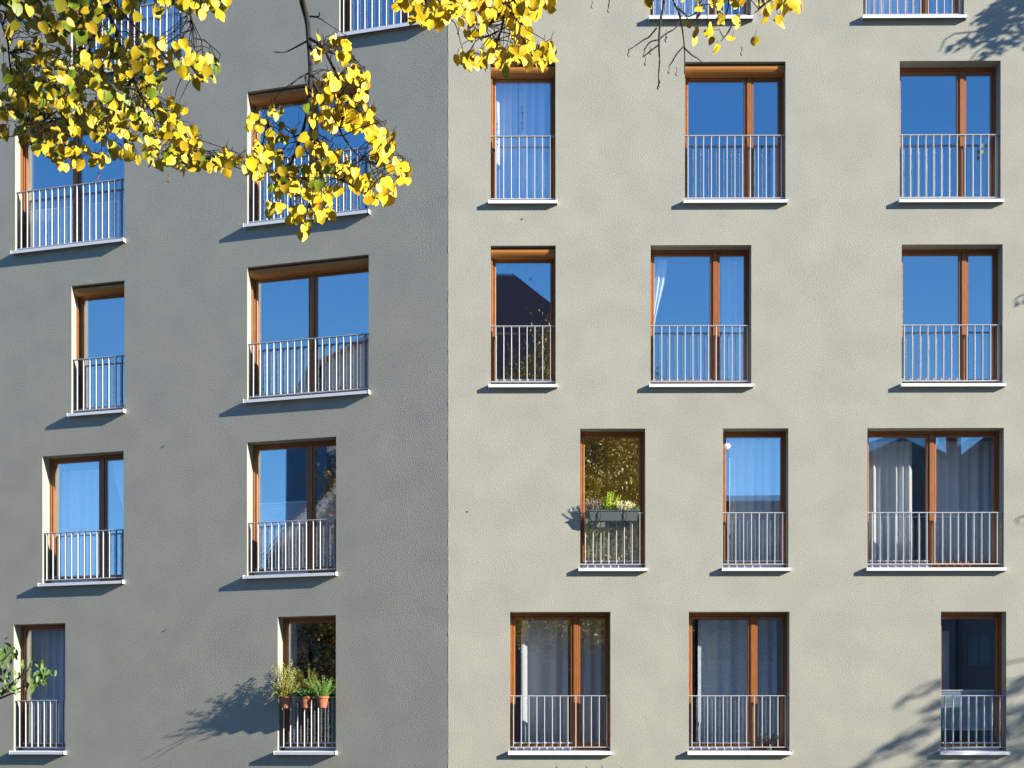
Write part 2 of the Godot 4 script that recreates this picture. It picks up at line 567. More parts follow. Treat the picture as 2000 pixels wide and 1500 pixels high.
func sprigs(st: SurfaceTool, root: Vector3, spread: float, count: int, h0: float, h1: float, leaf: float, lean := 0.25, droop := 0.0) -> void:
	for i in count:
		var a := rng.randf() * TAU
		var rr := spread * sqrt(rng.randf())
		var p := root + Vector3(cos(a) * rr, 0, sin(a) * rr)
		var h := rng.randf_range(h0, h1)
		var dir := Vector3(cos(a) * lean * (0.3 + rr / maxf(spread, 0.001)), 1, sin(a) * lean * (0.3 + rr / maxf(spread, 0.001))).normalized()
		var pts := [p]
		for k in 4:
			dir = (dir + Vector3(rng.randf_range(-0.12, 0.12), -droop * k, rng.randf_range(-0.12, 0.12))).normalized()
			pts.append(pts[k] + dir * h / 4.0)
		tube(st, pts, 0.0028, 0.0012, 4)
		var n := int(h / (leaf * 0.28))
		for k in n:
			var f := 0.12 + 0.88 * (k + rng.randf()) / n
			var seg := mini(int(f * 4.0), 3)
			var q: Vector3 = pts[seg].lerp(pts[seg + 1], f * 4.0 - seg)
			var la := rng.randf() * TAU
			var out := (Vector3(cos(la), 0.75, sin(la)) + dir * 0.4).normalized()
			var side := out.cross(Vector3(sin(la * 3.0), 0.3, cos(la * 5.0))).normalized() * leaf * 0.16
			var nn := out.cross(side).normalized()
			quad(st, q, q + out * leaf * 0.5 + side, q + out * leaf, q + out * leaf * 0.5 - side, nn)

func make_furnishing() -> void:
	# right-hand facade
	drape(false, 0, 3.14, 0.1, 0.95, 0.05, 2.1, -0.42, 5, 0.03, M.light_sheer, "pale curtain in the top window behind the sparse twigs")
	drape(false, 0, 6.445, 0.08, 1.5, 0.05, 2.1, -0.42, 9, 0.03, M.light_sheer, "pale curtain in the top right window cut by the frame")
	drape(false, 1, 0.653, 0.07, 0.42, 0.05, 2.1, -0.42, 3, 0.025, M.light_sheer, "thin curtain at the left of the narrow window beside the building corner")
	drape(false, 1, 0.653, 0.44, 1.0, 0.05, 2.1, -0.40, 4, 0.03, M.light_sheer, "thin curtain at the right of the narrow window beside the building corner")
	drape(false, 2, 3.146, 0.04, 0.30, 0.3, 2.1, -0.40, 3, 0.02, M.sheer, "slim white curtain drawn aside at the left of a double window", 1.0)
	drape(false, 2, 3.146, 1.16, 1.52, 0.05, 2.1, -0.42, 3, 0.03, M.sheer, "pale curtain hanging straight behind the narrow sash of a double window")
	drape(false, 3, 4.271, 0.16, 0.98, 0.05, 2.1, -0.42, 6, 0.03, M.sheer, "sheer curtain filling the narrow window with the white star")
	drape(false, 3, 6.509, 0.05, 0.86, 0.05, 2.1, -0.55, 7, 0.035, M.sheer, "white curtain in bright folds in the left half of the wide window")
	drape(false, 3, 6.509, 1.16, 2.25, 0.05, 2.1, -0.56, 7, 0.03, M.sheer, "dim curtain across the right half of the wide window")
	drape(false, 4, 0.958, 0.17, 0.92, 0.03, 2.1, -0.54, 3, 0.03, M.sheer, "long gauzy curtain with one sunlit fold in the lowest left double window")
	drape(false, 4, 0.958, 1.0, 1.60, 0.03, 2.1, -0.56, 3, 0.03, M.sheer, "gauzy curtain behind the narrow sash of the lowest left double window")
	drape(false, 4, 3.739, 0.21, 1.02, 0.03, 2.1, -0.54, 3, 0.025, M.dotted, "finely dotted curtain behind the wide sash of the lowest middle window")
	drape(false, 4, 3.739, 1.1, 1.46, 0.03, 2.1, -0.52, 2, 0.02, M.dotted, "finely dotted curtain behind the narrow sash of the lowest middle window")
	drape(false, 4, 7.648, 0.05, 0.42, 0.9, 1.95, -0.9, 2, 0.015, M.sheer, "grey cloth hanging deep in the dark window above the pleated blind")
	pleated(false, 4, 7.648, 0.075, 0.93, 0.36, 0.96, -0.295, "blue-grey pleated blind across the middle of the lowest right window", M.pleat_blue)
	var g := put("privacy_screen", box_mesh(Vector3(0.08, 0.12, -0.30), Vector3(0.93, 0.83, -0.29), 0.002), M.green_panel)
	g.transform = wall_xf(false, 3 - 3 + 2.05, row_y(3))
	tag(g, "greenish panel behind the glass below the flower box", "screen")
	# left-hand facade
	drape(true, 0, -6.72, 1.1, 2.0, 0.05, 2.1, -0.42, 5, 0.03, M.light_sheer, "pale curtain in the top left window behind the leaves")
	drape(true, 3, -7.278, 0.10, 0.98, 0.05, 2.0, -0.42, 5, 0.03, M.light_sheer, "blue-grey curtain behind the wide sash of the left window with the leaning drape")
	drape(true, 3, -7.278, 1.10, 1.50, 0.05, 2.1, -0.42, 3, 0.02, M.light_sheer, "drape leaning to the right behind the narrow sash at the far left", -0.6)
	drape(true, 4, -7.843, 0.10, 0.95, 0.03, 2.1, -0.42, 6, 0.03, M.light_sheer, "blue-grey curtain filling the lowest left window behind the green leaves")
	drape(true, 4, -2.902, 0.06, 0.17, 0.03, 2.1, -0.36, 1, 0.012, M.light_sheer, "narrow white curtain edge in the dark window above the clay pots")
	pleated(true, 3, -3.447, 0.08, 0.96, 0.14, 1.22, -0.295, "pale pleated blind raised to half height behind the wide sash")
	pleated(true, 3, -3.447, 1.10, 1.49, 0.14, 1.22, -0.295, "pale pleated blind raised to half height behind the narrow sash")
	pleated(true, 2, -6.712, 0.08, 0.94, 0.14, 0.86, -0.295, "pale pleated blind behind the railing of the narrow upper left window")
	pleated(true, 1, -7.815, 0.08, 2.02, 0.14, 0.80, -0.295, "pale pleated blind behind the railing of the window under the dense leaves")

	# star, hanging ornament, glass balls
	var st := begin()
	var pts := PackedVector2Array()
	for k in 16:
		var r := 0.062 if k % 2 == 0 else 0.03
		pts.append(Vector2(cos(TAU * k / 16.0 + 0.2), sin(TAU * k / 16.0 + 0.2)) * r)
	for k in 16:
		var a := pts[k]
		var b := pts[(k + 1) % 16]
		tri(st, Vector3(0, 0, 0.02), Vector3(a.x, a.y, 0), Vector3(b.x, b.y, 0), Vector3((a.x + b.x) * 4.0, (a.y + b.y) * 4.0, 1).normalized())
		tri(st, Vector3(0, 0, -0.012), Vector3(a.x, a.y, 0), Vector3(b.x, b.y, 0), Vector3((a.x + b.x) * 4.0, (a.y + b.y) * 4.0, -1).normalized())
	var star := put("star_ornament", st.commit(), M.white)
	star.transform = wall_xf(false, 4.271 + 0.085, row_y(3) + 1.93)
	star.position += star.basis.z * -0.12
	tag(star, "small white eight-pointed star stuck at the upper left of a narrow window", "ornament")
	var mob := base("hanging_ornament")
	mob.transform = wall_xf(false, 0.653 + 0.50, row_y(1) + 1.72)
	mob.position += mob.basis.z * -0.205
	tag(mob, "dark string of small charms hanging in the narrow window beside the corner", "ornament")
	st = begin()
	tube(st, [Vector3(0, 0, 0), Vector3(0.004, -0.25, 0), Vector3(0, -0.48, 0)], 0.003, 0.003, 5)
	put("cord", st.commit(), M.dark, mob)
	for k in 5:
		st = begin()
		var y := -0.14 - 0.082 * k
		lathe(st, [Vector2(0.001, y + 0.018), Vector2(0.012 + 0.004 * (k % 2), y), Vector2(0.001, y - 0.018)], Vector3(0.006 * (k % 3 - 1), 0, 0), 8)
		put("charm", st.commit(), M.dark, mob)
	for k in 2:
		var ball := SphereMesh.new()
		ball.radius = 0.034
		ball.height = 0.068
		ball.radial_segments = 16
		ball.rings = 8
		var bm := plain(srgb(0.45, 0.75, 0.45), 0.08)
		var o := base("glass_ball")
		o.transform = wall_xf(false, 7.011 + 1.335, row_y(1) + 0.92 - 0.1 * k)
		o.position += o.basis.z * -0.13
		put("bauble", ball, bm, o)
		st = begin()
		tube(st, [Vector3(0, 0.03, 0), Vector3(0, 0.1, 0)], 0.002, 0.002, 4)
		put("hook", st.commit(), M.dark, o)
		tag(o, ["upper of two pale green glass balls hanging by the railing of a right window", "lower of two pale green glass balls hanging by the railing of a right window"][k], "ornament", "glass balls by the railing")

	# flower box hung on the railing
	var fb := base("flower_box")
	fb.transform = wall_xf(false, 2.05, row_y(3))
	tag(fb, "dark grey plastic flower box with mixed plants hung on a railing", "flower box")
	st = begin()
	var z0 := -0.035
	var z1 := 0.165
	var yt := 0.865
	var yb := 0.725
	for f in [[z1, z1 - 0.03, Vector3(0, -0.18, 1)], [z0, z0 + 0.02, Vector3(0, -0.1, -1)]]:
		quad(st, Vector3(0.135, yt, f[0]), Vector3(0.895, yt, f[0]), Vector3(0.865, yb, f[1]), Vector3(0.165, yb, f[1]), f[2].normalized())
	for f in [[0.135, 0.165, -1.0], [0.895, 0.865, 1.0]]:
		quad(st, Vector3(f[0], yt, z0), Vector3(f[0], yt, z1), Vector3(f[1], yb, z1 - 0.03), Vector3(f[1], yb, z0 + 0.02), Vector3(f[2], -0.18, 0).normalized())
	quad(st, Vector3(0.165, yb, z0 + 0.02), Vector3(0.865, yb, z0 + 0.02), Vector3(0.865, yb, z1 - 0.03), Vector3(0.165, yb, z1 - 0.03), Vector3.DOWN)
	put("trough", st.commit(), M.trough, fb)
	st = begin()
	box(st, Vector3(0.122, yt, z1 - 0.012), Vector3(0.908, yt + 0.022, z1 + 0.012), 0.006)
	box(st, Vector3(0.122, yt, z0 - 0.012), Vector3(0.908, yt + 0.022, z0 + 0.012), 0.006)
	box(st, Vector3(0.122, yt + 0.001, z0 + 0.0121), Vector3(0.147, yt + 0.021, z1 - 0.0121), 0.004)
	box(st, Vector3(0.883, yt + 0.001, z0 + 0.0121), Vector3(0.908, yt + 0.021, z1 - 0.0121), 0.004)
	put("rim", st.commit(), M.trough, fb)
	st = begin()
	quad(st, Vector3(0.14, yt - 0.004, z0 + 0.005), Vector3(0.89, yt - 0.004, z0 + 0.005), Vector3(0.89, yt - 0.004, z1 - 0.005), Vector3(0.14, yt - 0.004, z1 - 0.005), Vector3.UP)
	put("soil", st.commit(), M.soil, fb)
	for x in [0.30, 0.70]:
		st = begin()
		tube(st, smooth_line([Vector3(x, 0.885, -0.07), Vector3(x, 0.892, z1 * 0.5), Vector3(x + 0.01, 0.87, z1 + 0.017), Vector3(x + 0.012, 0.785, z1 + 0.006), Vector3(x - 0.01, 0.73, z1 - 0.015), Vector3(x - 0.03, 0.715, 0.05)]), 0.006, 0.006, 6)
		put("bracket", st.commit(), M.dark, fb)
	var cz := (z0 + z1) * 0.5
	for f in [["heather", 0.235, 0.085, 70, 0.10, 0.21, 0.022, Color(0.26, 0.20, 0.15), 0.45], ["cypress_sprig", 0.46, 0.085, 80, 0.08, 0.16, 0.026, Color(0.32, 0.42, 0.02), 0.4], ["pale_foliage", 0.66, 0.105, 120, 0.08, 0.17, 0.04, Color(0.68, 0.62, 0.34), 0.6], ["green_foliage", 0.81, 0.06, 50, 0.06, 0.10, 0.03, Color(0.08, 0.22, 0.04), 0.6]]:
		st = begin()
		sprigs(st, Vector3(f[1], yt, cz), f[2], f[3], f[4], f[5], f[6], f[8])
		if f[0] == "cypress_sprig":
			for s in [[0.40, 0.33], [0.49, 0.34], [0.56, 0.28]]:
				for q in 16:
					sprigs(st, Vector3(s[0], yt, cz), 0.02, 1, s[1] * 0.5, s[1], 0.022, 0.04)
		put(f[0], st.commit(), leaf_material(f[7], 0.5), fb)

	# clay pots hung on the railing of the dark window
	for f in [[0.20, "dull clay pot of tall straggly herbs hung leftmost on the railing", 0], [0.545, "reddish clay pot of low green leaves hung between two taller plants", 1], [0.83, "bright clay pot of upright rosemary hung nearest the window's right edge", 2]]:
		var pot := base("potted_plant")
		pot.transform = wall_xf(true, -2.902 + f[0], row_y(4) + 0.70)
		pot.position += pot.basis.z * 0.125
		tag(pot, f[1], "plant", "clay pots hung on the railing")
		st = begin()
		lathe(st, [Vector2(0.001, 0), Vector2(0.07, 0), Vector2(0.098, 0.15), Vector2(0.11, 0.152), Vector2(0.112, 0.183), Vector2(0.1, 0.185), Vector2(0.096, 0.16)], Vector3.ZERO, 24)
		put("pot", st.commit(), M.clay_dull if f[2] == 0 else M.clay, pot)
		st = begin()
		lathe(st, [Vector2(0.096, 0.165), Vector2(0.001, 0.168)], Vector3.ZERO, 16)
		put("soil", st.commit(), M.soil, pot)
		st = begin()
		tube(st, [Vector3(-0.05, 0.16, -0.17), Vector3(-0.05, 0.17, -0.1), Vector3(0, 0.17, -0.108), Vector3(0.05, 0.17, -0.1), Vector3(0.05, 0.16, -0.17)], 0.005, 0.005, 5)
		put("hanger", st.commit(), M.dark, pot)
		var at := Vector3(0, 0.165, 0)
		st = begin()
		if f[2] == 0:
			sprigs(st, at, 0.085, 52, 0.15, 0.34, 0.026, 0.45)
			for q in 13: sprigs(st, at + Vector3(0.06, 0, 0.03), 0.035, 1, 0.42, 0.66, 0.034, 0.22)
			for q in 8: sprigs(st, at + Vector3(-0.05, 0, 0.05), 0.035, 1, 0.4, 0.58, 0.030, 0.2)
			for q in 9: sprigs(st, at + Vector3(0, 0, 0.09), 0.03, 1, 0.25, 0.45, 0.026, 0.5)
			sprigs(st, at + Vector3(-0.05, 0, 0.03), 0.06, 16, 0.2, 0.34, 0.02, 1.3, 0.22)
			put("herbs", st.commit(), leaf_material(Color(0.26, 0.25, 0.04), 0.5), pot)
		elif f[2] == 1:
			sprigs(st, at, 0.085, 90, 0.07, 0.17, 0.045, 0.9, 0.12)
			put("leaves", st.commit(), leaf_material(Color(0.045, 0.14, 0.025), 0.5), pot)
		else:
			sprigs(st, at, 0.08, 32, 0.14, 0.36, 0.022, 0.6)
			for q in 26: sprigs(st, at, 0.06, 1, 0.22, 0.40, 0.02, 0.42)
			put("rosemary", st.commit(), leaf_material(Color(0.15, 0.26, 0.045), 0.5), pot)
	# withered plant on the sill of the lowest middle window
	var wp := base("withered_plant")
	wp.transform = wall_xf(false, 3.739 + 1.27, row_y(4) + 0.03)
	wp.position += wp.basis.z * -0.115
	tag(wp, "withered grey plant standing on the sill behind the balusters of the lowest middle window", "plant")
	st = begin()
	lathe(st, [Vector2(0.001, 0), Vector2(0.04, 0), Vector2(0.052, 0.06), Vector2(0.048, 0.06)], Vector3.ZERO, 14)
	put("pot", st.commit(), M.trough, wp)
	st = begin()
	sprigs(st, Vector3(0, 0.05, 0), 0.05, 60, 0.10, 0.24, 0.03, 0.7)
	put("stems", st.commit(), leaf_material(Color(0.09, 0.085, 0.06), 0.3), wp)

# ---------------------------------------------------------------- trees
func at(u: float, v: float, z: float) -> Vector3:
	return Vector3((u - 1002.0) / FOCAL * z, EYE + (1462.4 - v) / FOCAL * z, -z)

func in_view(p: Vector3, margin := 90.0) -> bool:
	var z := -p.z
	if z < 0.05: return false
	var u := p.x / z * FOCAL + 1002.0
	var v := 1462.4 - (p.y - EYE) / z * FOCAL
	return u > -margin and u < 2000.0 + margin and v > -margin

func leaf_mesh(curl: float, fold: float, wide: float, detail := true) -> ArrayMesh:
	# heart-shaped blade, pointed at the lower end, folded along its midrib
	var st := begin()
	var rim := [Vector2(0, 0), Vector2(0.12, 0.05), Vector2(0.28, 0.05), Vector2(0.41, -0.06), Vector2(0.485, -0.26), Vector2(0.47, -0.48), Vector2(0.375, -0.69), Vector2(0.19, -0.88), Vector2(0, -1.04)]
	if not detail: rim = [Vector2(0, 0), Vector2(0.34, 0.05), Vector2(0.46, -0.35), Vector2(0, -1.08)]
	var bend := func(p: Vector2) -> Vector3:
		return Vector3(p.x * wide, p.y, fold * absf(p.x) + curl * p.y * p.y - 0.35 * curl * p.x * p.x)
	for sgn in [-1.0, 1.0]:
		for i in rim.size() - 1:
			tri(st, bend.call(rim[i] * Vector2(sgn, 1)), bend.call(rim[i + 1] * Vector2(sgn, 1)), bend.call(Vector2(0, -0.42)), Vector3(0, 0, 1))
	st.generate_normals()
	return st.commit()

func leaf_basis(size: float, spread := 1.0) -> Basis:
	# blades hang from their stalks, broad side outwards, each turned its own way
	var yaw := rng.randfn(0.45, 0.72 * spread)
	var pitch := rng.randfn(0.15, 0.4 * spread)
	var roll := rng.randfn(0.0, 0.55 * spread)
	return (Basis(Vector3.UP, yaw) * Basis(Vector3.RIGHT, pitch) * Basis(Vector3.BACK, roll)).scaled(Vector3.ONE * size)

func foliage(parent: Node, items: Array, mesh: Mesh, m: Material, called := "foliage") -> void:
	var mm := MultiMesh.new()
	mm.transform_format = MultiMesh.TRANSFORM_3D
	mm.use_colors = true
	mm.mesh = mesh
	mm.instance_count = items.size()
	for i in items.size():
		mm.set_instance_transform(i, items[i][0])
		mm.set_instance_color(i, items[i][1])
	var o := MultiMeshInstance3D.new()
	o.name = numbered(parent, called)
	o.multimesh = mm
	o.material_override = m
	o.set_meta("kind", "stuff")
	parent.add_child(o, true)

func tint(tones: Array) -> Color:
	var c: Color = tones[rng.randi() % tones.size()]
	var k := rng.randf_range(0.82, 1.15)
	return Color(c.r * k, c.g * k * rng.randf_range(0.94, 1.05), c.b * k)

# leaves in clumps through an ellipsoid, some of its volume left open
func crown(items: Array, c: Vector3, r: Vector3, clumps: int, per: int, size: float, tones: Array, keep_clear := false, hole := 0.35) -> Array:
	var centres := []
	for k in clumps:
		var d := Vector3(rng.randfn(), rng.randfn(), rng.randfn()).normalized()
		var q := c + d * r * pow(rng.randf_range(hole * hole, 1.0), 0.42)
		centres.append(q)
		var cr := rng.randf_range(0.35, 0.75) * minf(1.0, r.x / 3.0)
		for i in per:
			var p := q + Vector3(rng.randfn() * cr, rng.randfn() * cr * 0.6, rng.randfn() * cr)
			if keep_clear and in_view(p): continue
			items.append([Transform3D(leaf_basis(size * rng.randf_range(0.75, 1.2), 2.2).rotated(Vector3.UP, rng.randf() * TAU), p), tint(tones)])
	return centres

func stem(parent: Node, called: String, pts: Array, r0: float, r1: float, sides := 8) -> MeshInstance3D:
	var st := begin()
	tube(st, smooth_line(pts), r0, r1, sides)
	return put(called, st.commit(), M.bark, parent)

func make_big_tree(name_: String, label: String, pos: Vector3, c: Vector3, r: Vector3, clumps: int, per: int, size: float, tones: Array) -> Node3D:
	var t := base(name_)
	t.position = pos
	tag(t, label, "tree")
	stem(t, "trunk", [Vector3(0, -0.1, 0), Vector3(0.05, c.y * 0.35, 0.04), Vector3(c.x * 0.3, c.y * 0.75, c.z * 0.3), Vector3(c.x, c.y + r.y * 0.5, c.z)], 0.26, 0.05, 10)
	var items := []
	var cs := crown(items, c, r, clumps, per, size, tones)
	for k in mini(16, cs.size()):
		var a: Vector3 = cs[k]
		var y := lerpf(c.y - r.y * 0.8, c.y, rng.randf())
		stem(t, "branch", [Vector3(c.x * 0.3, y - 0.4, c.z * 0.3), a * 0.5 + Vector3(c.x * 0.15, y * 0.5 + 0.2, c.z * 0.15), a], 0.055, 0.012, 5)
	var m := leaf_material(Color(1, 1, 1), 1.15)
	m.vertex_color_use_as_albedo = true
	foliage(t, items, leaf_mesh(0.1, 0.15, 1.0, false), m)
	return t

func make_linden() -> void:
	var t := base("linden_tree")
	tag(t, "large yellow-leaved linden whose hanging branches reach into the top of the picture", "tree")
	var zz := 6.3
	# trunk and the limbs above the picture
	var root := Vector3(-2.1, 0, -2.6)
	stem(t, "trunk", [root + Vector3(0, -0.1, 0), root + Vector3(0.03, 2.2, 0.02), root + Vector3(0.1, 4.6, -0.2), root + Vector3(0.3, 7.5, -0.6), root + Vector3(0.5, 10.5, -0.8)], 0.24, 0.06, 12)
	var fork := root + Vector3(0.08, 4.4, -0.2)
	var bands := []   # polylines in the picture plane at the branch's own distance
	var defs := [
		[6.5, 0.016, [[190, -190], [200, -60], [195, 0], [180, 75], [168, 130], [150, 190], [135, 215], [118, 236]]],
		[6.5, 0.006, [[118, 236], [124, 270], [133, 300], [150, 318]]],
		[6.4, 0.017, [[195, -180], [205, -60], [208, 0], [225, 60], [240, 110], [258, 150], [275, 185], [295, 215], [310, 232]]],
		[6.4, 0.007, [[310, 232], [345, 272], [385, 304], [430, 316], [478, 332]]],
		[6.2, 0.010, [[205, -150], [215, -30], [224, 2], [240, 25], [262, 50], [300, 85], [335, 125], [385, 152]]],
		[6.6, 0.009, [[-60, -120], [-15, -20], [5, 50], [15, 80], [20, 130], [34, 190], [60, 240]]],
		[6.3, 0.007, [[330, -110], [350, -30], [368, 10], [375, 40], [378, 75], [381, 105]]],
		[6.4, 0.007, [[258, 150], [240, 200], [215, 240], [190, 262]]],
		[6.4, 0.006, [[150, 190], [90, 232], [40, 262], [0, 268]]],
		[6.1, 0.020, [[565, -220], [583, -60], [590, 0], [600, 40], [603, 75], [606, 120], [606, 165], [603, 205], [596, 240], [585, 275], [570, 315], [553, 338]]],
		[6.1, 0.010, [[606, 76], [630, 92], [645, 120], [660, 150], [670, 180], [690, 212], [706, 240], [726, 272]]],
		[6.0, 0.008, [[606, 150], [630, 195], [655, 235], [670, 265], [692, 296], [722, 318], [750, 325], [774, 345]]],
		[6.1, 0.008, [[600, 225], [612, 265], [618, 310], [612, 360], [602, 405], [592, 440], [596, 462]]],
		[6.0, 0.007, [[612, 265], [640, 300], [655, 340], [690, 365], [712, 380]]],
		[6.1, 0.006, [[604, 78], [576, 93], [556, 102], [534, 101]]],
		[6.1, 0.006, [[605, 142], [585, 152], [567, 166], [562, 168]]],
		[6.1, 0.006, [[592, 262], [560, 268], [540, 250], [525, 246]]],
		[6.1, 0.006, [[606, 32], [622, 32], [624, 24]]],
		[6.2, 0.014, [[940, -160], [968, -50], [980, 0], [984, 28], [978, 62], [962, 92], [946, 108]]],
		[6.2, 0.008, [[980, 22], [960, 45], [952, 50], [930, 48]]],
		[6.2, 0.007, [[978, 58], [955, 70], [940, 74]]],
		[6.1, 0.009, [[984, 0], [1000, 20], [1012, 45], [1025, 80], [1040, 110]]],
		[6.3, 0.010, [[800, -120], [815, -40], [830, 0], [845, 18], [868, 20]]],
		[6.3, 0.007, [[900, -100], [893, -20], [880, 4], [872, 30]]],
		[6.4, 0.009, [[1290, -170], [1296, -60], [1297, 0], [1290, 40], [1287, 80], [1288, 120], [1286, 150], [1288, 164]]],
		[6.4, 0.009, [[1292, -150], [1305, -60], [1315, 0], [1325, 22], [1333, 60], [1337, 100], [1337, 145]]],
		[6.4, 0.005, [[1287, 78], [1300, 66], [1318, 56], [1326, 40], [1330, 30]]],
		[6.4, 0.005, [[1286, 88], [1270, 100], [1255, 112]]],
		[6.4, 0.005, [[1286, 78], [1270, 82], [1258, 98]]],
		[6.4, 0.005, [[1282, 55], [1268, 72], [1257, 78], [1240, 90], [1227, 98]]],
		[6.4, 0.005, [[1336, 90], [1322, 105], [1312, 122], [1307, 128]]],
		[6.4, 0.005, [[1337, 94], [1352, 108], [1362, 114], [1372, 122]]],
		[6.4, 0.005, [[1322, 14], [1335, 25], [1345, 32], [1360, 24], [1366, 10], [1366, -20]]],
		[6.3, 0.006, [[1420, -60], [1424, 0], [1418, 28], [1412, 40]]],
		[6.3, 0.006, [[1480, -90], [1482, 0], [1482, 18], [1474, 24]]],
		[6.3, 0.006, [[1428, 52], [1420, 66], [1408, 80]]],
		[6.3, 0.007, [[1520, -90], [1516, -10], [1512, 6], [1508, 18]]],
		[6.3, 0.004, [[1186, -20], [1190, 0], [1188, 14]]],
	]
	for d in defs:
		var pts := []
		for k in d[2].size():
			var q: Array = d[2][k]
			pts.append(at(q[0], q[1], d[0] + 0.25 * sin(k * 0.7 + d[2][0][0])))
		var line := smooth_line(pts)
		var st := begin()
		tube(st, line, d[1] * 0.82, maxf(d[1] * 0.25, 0.0022), 6)
		put("branch", st.commit(), M.bark, t)
		bands.append(line)
		if d[2][0][1] < -60:    # runs up to a limb of the tree
			stem(t, "limb", [fork + Vector3(0, rng.randf_range(0, 1.6), 0), fork.lerp(pts[0], 0.4) + Vector3(0, 1.0, 0), pts[0] + (pts[0] - pts[1]).normalized() * 0.5, pts[0]], 0.05, d[1] * 0.9, 7)
	# leaves that hang into the picture: [centre u, v, half-widths, turn, count, distance, tone, size]
	var G := [Color(0.414, 0.300, 0.0098), Color(0.459, 0.338, 0.0112), Color(0.370, 0.262, 0.0098), Color(0.488, 0.360, 0.0140), Color(0.407, 0.315, 0.0112), Color(0.429, 0.292, 0.0098), Color(0.252, 0.270, 0.0140), Color(0.126, 0.188, 0.0112), Color(0.444, 0.330, 0.0140), Color(0.326, 0.285, 0.0112)]  # olive and green leaf tones, lowered to put shade into the left cluster
	var LG := [Color(0.205, 0.202, 0.0101), Color(0.109, 0.146, 0.0076), Color(0.287, 0.214, 0.0101), Color(0.329, 0.225, 0.0151)]
	var Y := [Color(0.64, 0.44, 0.013), Color(0.58, 0.39, 0.011), Color(0.68, 0.49, 0.018), Color(0.60, 0.43, 0.012), Color(0.54, 0.34, 0.010)]
	var tone_sets := {"G": G, "L": LG, "Y": Y}
